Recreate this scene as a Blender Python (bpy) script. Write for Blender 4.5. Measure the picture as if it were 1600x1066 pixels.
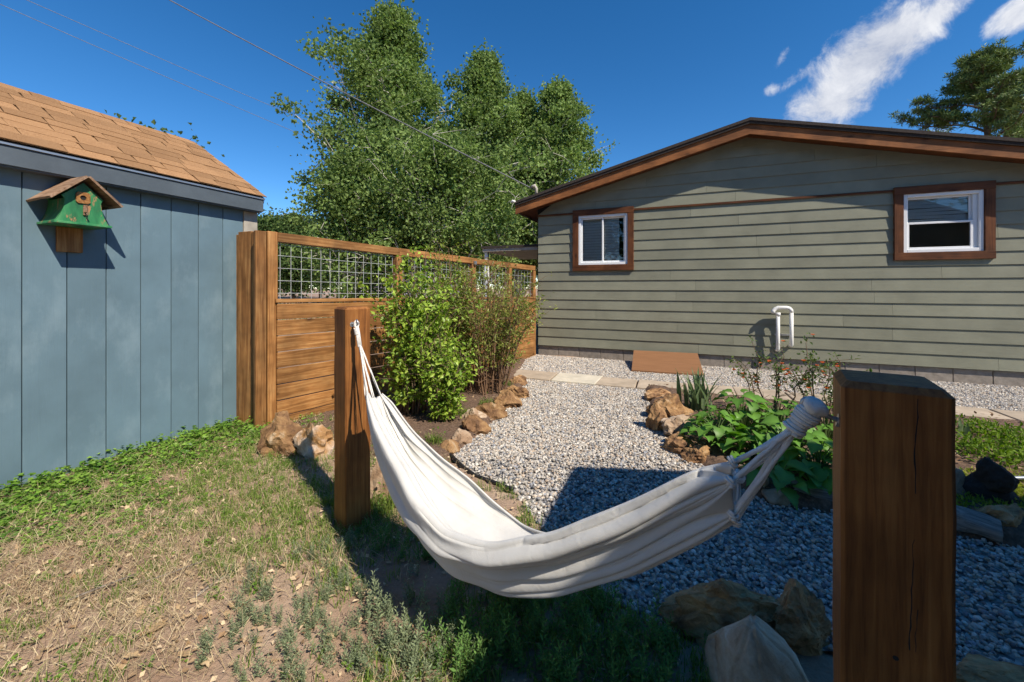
import bpy, bmesh, math, random
import numpy as np
from mathutils import Vector, Matrix, noise

for o in list(bpy.data.objects):
    bpy.data.objects.remove(o)
SC = bpy.context.scene
COL = SC.collection

# ------------------------------------------------------------------ camera
EYE = 1.285
YAW = math.radians(22.04)
CY, SY = math.cos(YAW), math.sin(YAW)
FPX = 625.0
cam = bpy.data.cameras.new('camera')
cam.sensor_width = 36.0
cam.lens = FPX / 1600 * 36
cam.shift_y = -83 / 1600
cam.clip_start = 0.02
cam.clip_end = 3000
camo = bpy.data.objects.new('camera', cam)
camo.location = (0, 0, EYE)
camo.rotation_euler = (math.radians(90), 0, YAW)
COL.objects.link(camo)
SC.camera = camo

SC.render.engine = 'CYCLES'
SC.cycles.max_bounces = 5
SC.cycles.diffuse_bounces = 2
SC.cycles.glossy_bounces = 2
SC.cycles.transmission_bounces = 3
SC.cycles.transparent_max_bounces = 6
SC.cycles.use_adaptive_sampling = True
SC.cycles.adaptive_threshold = 0.02

# ------------------------------------------------------------------ light
SUN_DIR = Vector((0.86, -0.42, 1.0)).normalized()      # towards the sun
SUN_EL = math.asin(SUN_DIR.z)
sun = bpy.data.lights.new('sun', 'SUN')
sun.energy = 5.0
sun.angle = math.radians(0.53)
sun.color = (1.0, 0.91, 0.77)
suno = bpy.data.objects.new('sun', sun)
suno.rotation_euler = (-SUN_DIR).to_track_quat('-Z', 'Y').to_euler()
suno.location = (8, -6, 12)
COL.objects.link(suno)

SC.view_settings.view_transform = 'Standard'
SC.view_settings.look = 'None'
SC.view_settings.exposure = 0.36
SC.view_settings.gamma = 1.0

def cam_dir(px, py):
    """world direction of a photo pixel (used to say where in the sky the clouds are)"""
    t = (px - 800) / FPX
    v = Vector((t * CY - SY, t * SY + CY, (450 - py) / FPX))
    return v.normalized()

world = bpy.data.worlds.new('World')
SC.world = world
world.use_nodes = True
def build_world():
    nt = world.node_tree
    N, L = nt.nodes, nt.links
    N.clear()
    out = N.new('ShaderNodeOutputWorld')
    sky = N.new('ShaderNodeTexSky')
    sky.sky_type = 'NISHITA'
    sky.sun_disc = False
    sky.sun_elevation = SUN_EL
    sky.sun_rotation = math.atan2(SUN_DIR.x, SUN_DIR.y)
    sky.altitude = 2600
    sky.air_density = 1.0
    sky.dust_density = 0.0
    sky.ozone_density = 2.0
    hsv = N.new('ShaderNodeHueSaturation')
    hsv.inputs['Saturation'].default_value = 1.33
    L.new(sky.outputs[0], hsv.inputs['Color'])
    bg = N.new('ShaderNodeBackground')
    bg.inputs['Strength'].default_value = 0.138
    L.new(hsv.outputs[0], bg.inputs['Color'])
    cl = N.new('ShaderNodeBackground')
    cl.inputs['Strength'].default_value = 1.0
    tc = N.new('ShaderNodeTexCoord')
    def math_(op, a, b=None, c=None):
        n = N.new('ShaderNodeMath'); n.operation = op
        for i, v in enumerate((a, b, c)):
            if v is None: continue
            if isinstance(v, (int, float)): n.inputs[i].default_value = v
            else: L.new(v, n.inputs[i])
        return n.outputs[0]
    def dot(v):
        n = N.new('ShaderNodeVectorMath'); n.operation = 'DOT_PRODUCT'
        L.new(tc.outputs['Generated'], n.inputs[0]); n.inputs[1].default_value = v
        return n.outputs['Value']
    # warp for ragged cloud outlines
    nz = N.new('ShaderNodeTexNoise'); nz.inputs['Scale'].default_value = 13.0
    nz.inputs['Detail'].default_value = 6.0; nz.inputs['Roughness'].default_value = 0.68
    nz.inputs['Distortion'].default_value = 0.35
    L.new(tc.outputs['Generated'], nz.inputs['Vector'])
    nz2 = N.new('ShaderNodeTexNoise'); nz2.inputs['Scale'].default_value = 5.0
    nz2.inputs['Detail'].default_value = 2.0
    L.new(tc.outputs['Generated'], nz2.inputs['Vector'])
    total = None
    # (centre pixel, end-of-long-axis pixel, half width across as a fraction of the half length, density)
    clouds = [((1345, 100), (1440, 30), 0.66, 1.15), ((1305, 145), (1385, 105), 0.72, 1.1), ((1400, 62), (1475, 5), 0.66, 1.1), ((1465, 20), (1530, -35), 0.5, 0.85),
              ((1245, 122), (1295, 90), 0.42, 0.36), ((1208, 140), (1245, 122), 0.5, 0.22), ((1222, 90), (1236, 62), 0.45, 0.12),
              ((1605, 12), (1670, -30), 0.55, 1.0), ((1440, 212), (1500, 204), 0.3, 0.7)]
    for c, e, ratio, den in clouds:
        C = cam_dir(*c); E = cam_dir(*e)
        a = (E / E.dot(C) - C); ln = a.length; a.normalize()
        b = C.cross(a)
        u = math_('DIVIDE', dot(a), math_('MULTIPLY', dot(C), ln))
        w = math_('DIVIDE', dot(b), math_('MULTIPLY', dot(C), ln * ratio))
        r2 = math_('ADD', math_('MULTIPLY', u, u), math_('MULTIPLY', w, w))
        front = math_('GREATER_THAN', dot(C), 0.2)
        m = math_('SUBTRACT', math_('SUBTRACT', den, math_('POWER', math_('MINIMUM', r2, 20.0), 0.75)), math_('MULTIPLY', math_('SUBTRACT', 1.0, front), 5.0))
        m = math_('MAXIMUM', m, -2.2)
        total = m if total is None else math_('MAXIMUM', total, m)
    f = math_('ADD', math_('MULTIPLY', total, 1.0), math_('MULTIPLY', math_('SUBTRACT', nz.outputs[0], 0.5), 3.0))
    ramp = N.new('ShaderNodeMapRange'); ramp.interpolation_type = 'SMOOTHSTEP'
    ramp.inputs['From Min'].default_value = -0.30; ramp.inputs['From Max'].default_value = 0.85
    L.new(f, ramp.inputs['Value'])
    # billows: whiter and greyer parts of the cloud body
    cr = N.new('ShaderNodeValToRGB')
    cr.color_ramp.elements[0].position = 0.36; cr.color_ramp.elements[0].color = (0.36, 0.40, 0.50, 1)
    cr.color_ramp.elements[1].position = 0.60; cr.color_ramp.elements[1].color = (0.72, 0.73, 0.76, 1)
    L.new(math_('MULTIPLY_ADD', nz.outputs[0], 0.5, math_('MULTIPLY', nz2.outputs[0], 0.5)), cr.inputs[0])
    L.new(cr.outputs[0], cl.inputs['Color'])
    mx = N.new('ShaderNodeMixShader')
    L.new(math_('MULTIPLY', ramp.outputs[0], 0.96), mx.inputs[0])
    L.new(bg.outputs[0], mx.inputs[1]); L.new(cl.outputs[0], mx.inputs[2])
    L.new(mx.outputs[0], out.inputs['Surface'])
build_world()

# ------------------------------------------------------------------ helpers
rng = np.random.default_rng(7)
R = random.Random(11)

def G(px, py, z=0.0):
    """world point at height z seen at a photo pixel below the horizon"""
    d = (EYE - z) * FPX / (py - 450)
    return CW((px - 800) / FPX * d, d, z)
def CW(cx, d, z):
    return Vector((cx * CY - d * SY, cx * SY + d * CY, z))
def AT(px, d, py):
    """world point at a photo pixel and a depth"""
    return CW((px - 800) / FPX * d, d, EYE + (450 - py) / FPX * d)

def tag(o, label=None, cat=None, group=None, kind=None):
    if label: o['label'] = label
    if cat: o['category'] = cat
    if group: o['group'] = group
    if kind: o['kind'] = kind
    return o
def link(o, parent=None):
    COL.objects.link(o)
    if parent is not None: o.parent = parent
    return o
def empty(name, loc=(0, 0, 0), rz=0.0):
    o = bpy.data.objects.new(name, None)
    o.empty_display_size = 0.1
    o.location = loc; o.rotation_euler = (0, 0, rz)
    return link(o)
def mobj(name, me, m=None, parent=None, loc=(0, 0, 0), rot=(0, 0, 0)):
    o = bpy.data.objects.new(name, me)
    if m is not None and len(me.materials) == 0: me.materials.append(m)
    o.location = loc; o.rotation_euler = rot
    return link(o, parent)
def fast_mesh(name, v, f, cols=None, smooth=False):
    """v (N,3), f (M,k) arrays"""
    v = np.asarray(v, dtype=np.float32); f = np.asarray(f, dtype=np.int32)
    me = bpy.data.meshes.new(name)
    M, k = f.shape
    me.vertices.add(len(v)); me.vertices.foreach_set('co', v.ravel())
    me.loops.add(M * k); me.loops.foreach_set('vertex_index', f.ravel())
    me.polygons.add(M)
    me.polygons.foreach_set('loop_start', np.arange(0, M * k, k, dtype=np.int32))
    me.polygons.foreach_set('loop_total', np.full(M, k, dtype=np.int32))
    me.polygons.foreach_set('use_smooth', np.full(M, smooth, dtype=bool))
    me.update(calc_edges=True)
    if cols is not None:
        ca = me.color_attributes.new('col', 'FLOAT_COLOR', 'POINT')
        c4 = np.ones((len(v), 4), dtype=np.float32); c4[:, :3] = cols
        ca.data.foreach_set('color', c4.ravel())
    return me
def py_mesh(name, v, f, smooth=False):
    me = bpy.data.meshes.new(name)
    me.from_pydata([tuple(p) for p in v], [], f)
    if smooth:
        for p in me.polygons: p.use_smooth = True
    me.update()
    return me
class MB:
    def __init__(s): s.v = []; s.f = []
    def add(s, v, f):
        b = len(s.v); s.v += [tuple(p) for p in v]; s.f += [[i + b for i in q] for q in f]; return s
    def box(s, x0, x1, y0, y1, z0, z1, c=0.0):
        v, f = box_vf(x0, x1, y0, y1, z0, z1, c); return s.add(v, f)
    def tube(s, pts, r, n=8, caps=True):
        v, f = tube_vf(pts, r, n, caps); return s.add(v, f)
    def me(s, name, smooth=False): return py_mesh(name, s.v, s.f, smooth)
    def build(s, name, m, parent=None, smooth=False): return mobj(name, s.me(name, smooth), m, parent)
def box_vf(x0, x1, y0, y1, z0, z1, c=0.0):
    """box with chamfered edges of size c"""
    if c <= 0:
        v = [(x, y, z) for z in (z0, z1) for y in (y0, y1) for x in (x0, x1)]
        return v, [[0, 2, 3, 1], [4, 5, 7, 6], [0, 1, 5, 4], [2, 6, 7, 3], [0, 4, 6, 2], [1, 3, 7, 5]]
    c = min(c, (x1 - x0) * .4, (y1 - y0) * .4, (z1 - z0) * .4)
    X, Y, Z = (x0, x1), (y0, y1), (z0, z1)
    v = []; idx = {}
    for i in (0, 1):
        for j in (0, 1):
            for k in (0, 1):
                sx, sy, sz = (c if i == 0 else -c), (c if j == 0 else -c), (c if k == 0 else -c)
                for a in range(3):
                    p = [X[i] + sx, Y[j] + sy, Z[k] + sz]
                    p[a] = (X[i], Y[j], Z[k])[a]
                    idx[(i, j, k, a)] = len(v); v.append(tuple(p))
    f = []
    for a in range(3):
        b, d = (a + 1) % 3, (a + 2) % 3
        for s_ in (0, 1):
            q = []
            for (m, n) in ((0, 0), (1, 0), (1, 1), (0, 1)):
                t = [0, 0, 0]; t[a] = s_; t[b] = m; t[d] = n
                q.append(idx[(t[0], t[1], t[2], a)])
            f.append(q if s_ else q[::-1])
    for a in range(3):                      # edge chamfers along axis a
        b, d = (a + 1) % 3, (a + 2) % 3
        for m in (0, 1):
            for n in (0, 1):
                t0 = [0, 0, 0]; t0[b] = m; t0[d] = n; t1 = list(t0); t1[a] = 1
                q = [idx[(*t0, b)], idx[(*t1, b)], idx[(*t1, d)], idx[(*t0, d)]]
                f.append(q if (m + n) % 2 == 1 else q[::-1])
    for i in (0, 1):
        for j in (0, 1):
            for k in (0, 1):
                q = [idx[(i, j, k, 0)], idx[(i, j, k, 1)], idx[(i, j, k, 2)]]
                f.append(q if (i + j + k) % 2 == 1 else q[::-1])
    return v, f
def tube_vf(pts, r, n=8, caps=True):
    pts = [Vector(p) for p in pts]
    m = len(pts)
    rr = r if isinstance(r, (list, tuple)) else [r] * m
    v = []; f = []
    t = (pts[1] - pts[0]).normalized()
    u = t.orthogonal().normalized()
    for i in range(m):
        if 0 < i < m - 1: t2 = (pts[i + 1] - pts[i - 1])
        elif i == 0: t2 = pts[1] - pts[0]
        else: t2 = pts[-1] - pts[-2]
        if t2.length < 1e-9: t2 = t
        t2 = t2.normalized()
        u = (u - t2 * u.dot(t2))
        if u.length < 1e-6: u = t2.orthogonal()
        u.normalize(); w = t2.cross(u)
        for k in range(n):
            a = 2 * math.pi * k / n
            v.append(pts[i] + (u * math.cos(a) + w * math.sin(a)) * rr[i])
        t = t2
    for i in range(m - 1):
        for k in range(n):
            a, b = i * n + k, i * n + (k + 1) % n
            f.append([a, b, b + n, a + n])
    if caps:
        f.append(list(range(n))[::-1]); f.append([(m - 1) * n + k for k in range(n)])
    return v, f
def bar_vf(p0, p1, w, h, up=(0, 0, 1), c=0.004):
    """a board from p0 to p1: w across, h along 'up'"""
    p0, p1 = Vector(p0), Vector(p1)
    x = (p1 - p0); L = x.length; x.normalize()
    up = Vector(up); y = up.cross(x).normalized(); z = x.cross(y)
    v, f = box_vf(0, L, -w / 2, w / 2, -h / 2, h / 2, c)
    return v, f, Matrix(((x.x, y.x, z.x, p0.x), (x.y, y.y, z.y, p0.y), (x.z, y.z, z.z, p0.z), (0, 0, 0, 1)))
def bar(name, p0, p1, w, h, m, parent=None, up=(0, 0, 1), c=0.004):
    """board whose own X axis runs along it (the wood grain follows)"""
    v, f, M = bar_vf(p0, p1, w, h, up, c)
    o = mobj(name, py_mesh(name, v, f), m, parent)
    o.matrix_local = M
    return o

# ------------------------------------------------------------------ materials
MATS = {}
def new_mat(name):
    m = bpy.data.materials.new(name); m.use_nodes = True
    nt = m.node_tree
    p = nt.nodes['Principled BSDF']
    MATS[name] = m
    return m, nt, nt.nodes, nt.links, p
def ramp(N, cols, pos=None):
    r = N.new('ShaderNodeValToRGB')
    e = r.color_ramp.elements
    n = len(cols)
    while len(e) < n: e.new(0.5)
    for i, c in enumerate(cols):
        e[i].position = (i / (n - 1)) if pos is None else pos[i]
        e[i].color = (*c, 1)
    return r
def coords(N, L, scale=(1, 1, 1), space='Object', rnd=True):
    tc = N.new('ShaderNodeTexCoord')
    mp = N.new('ShaderNodeMapping'); mp.inputs['Scale'].default_value = scale
    if rnd:
        oi = N.new('ShaderNodeObjectInfo')
        mu = N.new('ShaderNodeMath'); mu.operation = 'MULTIPLY'; mu.inputs[1].default_value = 37.0
        L.new(oi.outputs['Random'], mu.inputs[0])
        ad = N.new('ShaderNodeVectorMath'); ad.operation = 'ADD'
        L.new(tc.outputs[space], ad.inputs[0]); L.new(mu.outputs[0], ad.inputs[1])
        L.new(ad.outputs[0], mp.inputs['Vector'])
    else:
        L.new(tc.outputs[space], mp.inputs['Vector'])
    return mp.outputs[0]
def nz(N, L, vec, scale, detail=6, rough=0.6, dist=0.0):
    n = N.new('ShaderNodeTexNoise')
    n.inputs['Scale'].default_value = scale; n.inputs['Detail'].default_value = detail
    n.inputs['Roughness'].default_value = rough; n.inputs['Distortion'].default_value = dist
    L.new(vec, n.inputs['Vector'])
    return n.outputs[0]
def bump(N, L, p, h, strength, dist=0.01, prev=None):
    b = N.new('ShaderNodeBump'); b.inputs['Strength'].default_value = strength
    b.inputs['Distance'].default_value = dist
    L.new(h, b.inputs['Height'])
    if prev is not None: L.new(prev, b.inputs['Normal'])
    L.new(b.outputs[0], p.inputs['Normal'])
    return b.outputs[0]
def objvar(N, L, col, amt=0.15, hue=0.0):
    """each object a little lighter or darker than the next"""
    oi = N.new('ShaderNodeObjectInfo')
    mr = N.new('ShaderNodeMapRange'); mr.inputs['To Min'].default_value = 1 - amt; mr.inputs['To Max'].default_value = 1 + amt
    L.new(oi.outputs['Random'], mr.inputs['Value'])
    h = N.new('ShaderNodeHueSaturation'); L.new(mr.outputs[0], h.inputs['Value']); L.new(col, h.inputs['Color'])
    return h.outputs[0]
def mixc(N, L, fac, a, b, mode='MIX'):
    m = N.new('ShaderNodeMix'); m.data_type = 'RGBA'; m.blend_type = mode
    for s, v in ((m.inputs[0], fac), (m.inputs[6], a), (m.inputs[7], b)):
        if isinstance(v, (int, float)): s.default_value = v
        elif isinstance(v, tuple): s.default_value = (*v, 1)
        else: L.new(v, s)
    return m.outputs[2]
def plain(name, col, rough=0.7, scale=6.0, var=0.25, bmp=0.15, bscale=60.0, metal=0.0, ovar=0.0, spec=0.3, stretch=(1, 1, 1)):
    m, nt, N, L, p = new_mat(name)
    vec = coords(N, L, stretch)
    a = tuple(c * (1 - var) for c in col); b = tuple(min(1, c * (1 + var)) for c in col)
    r = ramp(N, [a, b], [0.3, 0.7]); L.new(nz(N, L, vec, scale), r.inputs[0])
    c = r.outputs[0]
    if ovar: c = objvar(N, L, c, ovar)
    L.new(c, p.inputs['Base Color'])
    p.inputs['Roughness'].default_value = rough; p.inputs['Metallic'].default_value = metal
    p.inputs['Specular IOR Level'].default_value = spec
    if bmp: bump(N, L, p, nz(N, L, vec, bscale, 5), bmp, 0.004)
    return m
def wood(name, cols, axis=0, rough=0.6, ovar=0.20, grain=1.0, saw=0.0, wear=None):
    """stained timber, grain along the object's own axis"""
    m, nt, N, L, p = new_mat(name)
    st = [16.0, 16.0, 16.0]; st[axis] = 0.7
    vec = coords(N, L, tuple(st))
    g = nz(N, L, vec, 3.0 * grain, 8, 0.65, 0.6)
    r = ramp(N, cols, [0.30, 0.48, 0.70] if len(cols) == 3 else None); L.new(g, r.inputs[0])
    v2 = coords(N, L, (1, 1, 1))
    big = nz(N, L, v2, 3.5, 3)
    dk = N.new('ShaderNodeMapRange'); dk.inputs['From Min'].default_value = 0.35; dk.inputs['From Max'].default_value = 0.7
    dk.inputs['To Min'].default_value = 0.60; dk.inputs['To Max'].default_value = 1.15
    L.new(big, dk.inputs['Value'])
    h = N.new('ShaderNodeHueSaturation'); L.new(dk.outputs[0], h.inputs['Value']); L.new(r.outputs[0], h.inputs['Color'])
    c = h.outputs[0]
    # knots
    vs = [5.0, 5.0, 5.0]; vs[axis] = 2.2
    vo = N.new('ShaderNodeTexVoronoi'); vo.inputs['Scale'].default_value = 1.0
    L.new(coords(N, L, tuple(vs)), vo.inputs['Vector'])
    kn = N.new('ShaderNodeMapRange'); kn.inputs['From Min'].default_value = 0.05; kn.inputs['From Max'].default_value = 0.13
    kn.inputs['To Min'].default_value = 0.75; kn.inputs['To Max'].default_value = 0.0
    L.new(vo.outputs['Distance'], kn.inputs['Value'])
    c = mixc(N, L, kn.outputs[0], c, tuple(x * 0.35 for x in cols[0]))
    if wear:
        ws = nz(N, L, coords(N, L, tuple(st)), 1.3, 6, 0.7)
        wr = N.new('ShaderNodeMapRange'); wr.inputs['From Min'].default_value = 0.52; wr.inputs['From Max'].default_value = 0.66
        L.new(ws, wr.inputs['Value'])
        c = mixc(N, L, wr.outputs[0], c, wear)
    c = objvar(N, L, c, ovar)
    L.new(c, p.inputs['Base Color'])
    p.inputs['Roughness'].default_value = rough
    p.inputs['Specular IOR Level'].default_value = 0.25
    b1 = bump(N, L, p, g, 0.35, 0.004)
    if saw:
        wv = N.new('ShaderNodeTexWave'); wv.bands_direction = 'Z'
        wv.inputs['Scale'].default_value = saw; wv.inputs['Distortion'].default_value = 3.0; wv.inputs['Detail Scale'].default_value = 0.6
        wv.inputs['Detail'].default_value = 2
        sh = N.new('ShaderNodeMapping'); sh.inputs['Rotation'].default_value = (0.42, 0.36, 0)
        L.new(coords(N, L, (1, 1, 1)), sh.inputs['Vector']); L.new(sh.outputs[0], wv.inputs['Vector'])
        # the saw marks come and go along the face
        fade = N.new('ShaderNodeMath'); fade.operation = 'MULTIPLY'
        L.new(wv.outputs[0], fade.inputs[0]); L.new(nz(N, L, coords(N, L, (1, 1, 1)), 6.0, 3), fade.inputs[1])
        bump(N, L, p, fade.outputs[0], 0.5, 0.004, b1)
    return m
def foliage(name, trans=0.35, rough=0.5, spec=0.35, cut=None):
    """leaf tissue: colour carried by the mesh, some light passes through"""
    m, nt, N, L, p = new_mat(name)
    at = N.new('ShaderNodeAttribute'); at.attribute_name = 'col'
    L.new(at.outputs['Color'], p.inputs['Base Color'])
    p.inputs['Roughness'].default_value = rough
    p.inputs['Specular IOR Level'].default_value = spec
    tr = N.new('ShaderNodeBsdfTranslucent')
    h = N.new('ShaderNodeHueSaturation'); h.inputs['Saturation'].default_value = 1.15; h.inputs['Value'].default_value = 1.3
    L.new(at.outputs['Color'], h.inputs['Color']); L.new(h.outputs[0], tr.inputs['Color'])
    mx = N.new('ShaderNodeMixShader'); mx.inputs[0].default_value = trans
    L.new(p.outputs[0], mx.inputs[1]); L.new(tr.outputs[0], mx.inputs[2])
    L.new(mx.outputs[0], N['Material Output'].inputs['Surface'])
    return m

CEDAR = [(0.145, 0.060, 0.019), (0.295, 0.133, 0.042), (0.47, 0.255, 0.098)]
BROWN = [(0.075, 0.025, 0.010), (0.13, 0.045, 0.016), (0.18, 0.066, 0.024)]
M_cedar_x = wood('cedar_along', CEDAR, 0)
M_cedar_z = wood('cedar_upright', CEDAR, 2)
M_post = wood('timber_post', [(0.13, 0.046, 0.012), (0.26, 0.098, 0.024), (0.38, 0.165, 0.046)], 2, saw=0.0, grain=1.3)
M_brown_x = wood('brown_trim', BROWN, 0, ovar=0.08)
M_fascia = wood('fascia_stain', [(0.19, 0.068, 0.022), (0.28, 0.105, 0.034), (0.35, 0.14, 0.048)], 0, ovar=0.08)
M_weathered = wood('weathered_wood', [(0.10, 0.08, 0.065), (0.25, 0.21, 0.18), (0.42, 0.38, 0.33)], 0, rough=0.85, grain=1.6)
M_oldroof = wood('weathered_board', [(0.13, 0.075, 0.045), (0.30, 0.18, 0.11), (0.44, 0.31, 0.22)], 0, rough=0.8, grain=1.4)
M_siding = None
def make_siding(name, col, axis, ovar):
    m, nt, N, L, p = new_mat(name)
    st = [28.0, 28.0, 28.0]; st[axis] = 2.0
    vec = coords(N, L, tuple(st))
    g = nz(N, L, vec, 1.0, 7, 0.65, 0.8)
    v2 = coords(N, L, (1, 1, 1))
    big = nz(N, L, v2, 2.2, 4, 0.6)
    r = ramp(N, [tuple(c * 0.86 for c in col), col, tuple(c * 1.14 for c in col)], [0.3, 0.5, 0.72]); L.new(big, r.inputs[0])
    c = objvar(N, L, r.outputs[0], ovar)
    L.new(c, p.inputs['Base Color'])
    p.inputs['Roughness'].default_value = 0.62; p.inputs['Specular IOR Level'].default_value = 0.25
    bump(N, L, p, g, 0.45, 0.0035)
    return m, N, L, p
M_siding = make_siding('house_siding_paint', (0.222, 0.222, 0.165), 0, 0.055)[0]
def shed_mat():
    m, N, L, p = make_siding('shed_blue_paint', (0.120, 0.188, 0.232), 2, 0.035)
    # chalky scuffs low on the boards
    src = p.inputs['Base Color'].links[0].from_socket
    w = coords(N, L, (1, 1, 0.6), 'Object', rnd=True)
    s = nz(N, L, w, 3.2, 8, 0.62)
    mr = N.new('ShaderNodeMapRange'); mr.inputs['From Min'].default_value = 0.52; mr.inputs['From Max'].default_value = 0.72
    mr.inputs['To Max'].default_value = 0.5
    L.new(s, mr.inputs['Value'])
    c = mixc(N, L, mr.outputs[0], src, (0.235, 0.32, 0.37))
    L.new(c, p.inputs['Base Color'])
    return m
M_shed = shed_mat()
M_shed_trim = plain('shed_fascia_paint', (0.085, 0.105, 0.125), 0.5, var=0.15)
M_beige = plain('beige_paint', (0.42, 0.38, 0.32), 0.7)
M_white = plain('white_vinyl', (0.78, 0.79, 0.80), 0.35, var=0.04, bmp=0)
M_pvc = plain('white_pipe', (0.74, 0.73, 0.70), 0.35, var=0.08, bmp=0)
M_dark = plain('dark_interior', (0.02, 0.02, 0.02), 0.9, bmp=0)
M_blind = plain('window_blind', (0.86, 0.87, 0.86), 0.6, var=0.05, bmp=0)
M_wire = plain('wire_zinc', (0.50, 0.52, 0.52), 0.5, var=0.15, bmp=0)
M_steel = plain('galvanised_steel', (0.42, 0.43, 0.44), 0.4, metal=0.85, var=0.12, bmp=0)
M_block = plain('concrete_block', (0.27, 0.235, 0.20), 0.95, 14, 0.25, 0.7, 140, ovar=0.1)
M_mortar = plain('mortar', (0.22, 0.20, 0.175), 0.95, 20, 0.2, 0.5)
M_flag = plain('sandstone_flag', (0.40, 0.325, 0.245), 0.9, 5, 0.22, 0.35, 70, ovar=0.14)
M_flag_pale = plain('pale_sandstone_flag', (0.56, 0.51, 0.41), 0.9, 5, 0.18, 0.35, 70)
M_asphalt = plain('roof_shingle_dark', (0.045, 0.035, 0.030), 0.95, 40, 0.4, 0.6, 200, ovar=0.2)
M_black = plain('black_plastic', (0.018, 0.018, 0.02), 0.45, bmp=0.1)
M_cable = plain('cable', (0.16, 0.16, 0.17), 0.6, bmp=0)
M_bracket = plain('hatch_paint', (0.235, 0.115, 0.055), 0.6, 3, 0.1, 0.25, 90, stretch=(1, 6, 6))
M_lilac = plain('lilac_paint', (0.48, 0.42, 0.56), 0.8)
M_stem = plain('shrub_stem', (0.16, 0.11, 0.07), 0.9)
M_bark_pale = plain('pale_bark', (0.50, 0.47, 0.40), 0.85, 5, 0.35, 0.5, 25)
M_bark = plain('brown_bark', (0.15, 0.10, 0.07), 0.95, 9, 0.4, 0.8, 30)
M_leaf = foliage('leaf', 0.35, 0.62, 0.16)
M_leaf_gloss = foliage('glossy_leaf', 0.32, 0.45, 0.35)
M_dry = foliage('dry_litter', 0.12, 0.8, 0.1)
M_needle = foliage('needle', 0.15, 0.5, 0.3)
def shingle_mat():
    m, nt, N, L, p = new_mat('brown_shingle')
    vec = coords(N, L)
    sp = nz(N, L, vec, 260.0, 3, 0.7)
    r = ramp(N, [(0.12, 0.060, 0.027), (0.30, 0.165, 0.080), (0.48, 0.30, 0.16)], [0.3, 0.5, 0.7]); L.new(sp, r.inputs[0])
    c = objvar(N, L, r.outputs[0], 0.26)
    big = nz(N, L, coords(N, L, rnd=False), 5.0, 3)
    c = mixc(N, L, 0.25, c, mixc(N, L, big, (0.20, 0.10, 0.045), (0.42, 0.25, 0.13)))
    L.new(c, p.inputs['Base Color'])
    p.inputs['Roughness'].default_value = 0.95; p.inputs['Specular IOR Level'].default_value = 0.1
    bump(N, L, p, sp, 0.6, 0.003)
    return m
M_shingle = shingle_mat()
def green_mat():
    m, nt, N, L, p = new_mat('worn_green_paint')
    vec = coords(N, L, (1, 1, 0.35))
    a = nz(N, L, vec, 22.0, 8, 0.7)
    g = ramp(N, [(0.012, 0.085, 0.035), (0.025, 0.20, 0.07), (0.11, 0.33, 0.13)], [0.3, 0.52, 0.75]); L.new(nz(N, L, coords(N, L, (1, 1, 0.3)), 14.0, 5), g.inputs[0])
    mr = N.new('ShaderNodeMapRange'); mr.inputs['From Min'].default_value = 0.585; mr.inputs['From Max'].default_value = 0.625
    L.new(a, mr.inputs['Value'])
    c = mixc(N, L, mr.outputs[0], g.outputs[0], (0.36, 0.19, 0.09))
    L.new(c, p.inputs['Base Color']); p.inputs['Roughness'].default_value = 0.55
    bump(N, L, p, a, 0.3, 0.003)
    return m
M_green = green_mat()
def rock_mat(name, cols, scale=4.0):
    m, nt, N, L, p = new_mat(name)
    vec = coords(N, L)
    a = nz(N, L, vec, scale, 9, 0.62, 0.6)
    r = ramp(N, cols); L.new(a, r.inputs[0])
    for i, e in enumerate(r.color_ramp.elements): e.position = 0.28 + 0.46 * i / (len(cols) - 1)
    fine = nz(N, L, vec, scale * 9, 6, 0.7)
    c = mixc(N, L, 0.5, r.outputs[0], mixc(N, L, fine, (0.25, 0.25, 0.25), (0.85, 0.85, 0.85)), 'OVERLAY')
    c = objvar(N, L, c, 0.15)
    L.new(c, p.inputs['Base Color']); p.inputs['Roughness'].default_value = 0.92
    p.inputs['Specular IOR Level'].default_value = 0.2
    b = bump(N, L, p, a, 0.7, 0.03)
    bump(N, L, p, fine, 0.6, 0.008, b)
    return m
M_rock_orange = rock_mat('ochre_rock', [(0.09, 0.05, 0.03), (0.20, 0.11, 0.055), (0.32, 0.19, 0.088), (0.47, 0.37, 0.26)], 8.0)
M_rock_brown = rock_mat('brown_rock', [(0.08, 0.045, 0.028), (0.24, 0.135, 0.07), (0.42, 0.25, 0.12), (0.52, 0.40, 0.27)], 9.0)
M_rock_tan = rock_mat('tan_rock', [(0.20, 0.12, 0.07), (0.36, 0.24, 0.155), (0.46, 0.35, 0.25), (0.66, 0.60, 0.53)], 6.0)
M_rock_boulder = rock_mat('rusty_boulder_stone', [(0.12, 0.065, 0.035), (0.33, 0.18, 0.085), (0.50, 0.30, 0.14), (0.62, 0.46, 0.29)], 9.0)
M_rock_point = rock_mat('buff_stone', [(0.26, 0.15, 0.085), (0.46, 0.31, 0.20), (0.56, 0.43, 0.31), (0.80, 0.74, 0.66)], 7.0)
M_rock_dark = rock_mat('dark_rock', [(0.02, 0.017, 0.015), (0.05, 0.04, 0.035), (0.09, 0.07, 0.055)])
M_rock_pale = rock_mat('streaked_rock', [(0.12, 0.06, 0.03), (0.34, 0.19, 0.08), (0.50, 0.40, 0.32), (0.68, 0.62, 0.56)], 5.0)
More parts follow.
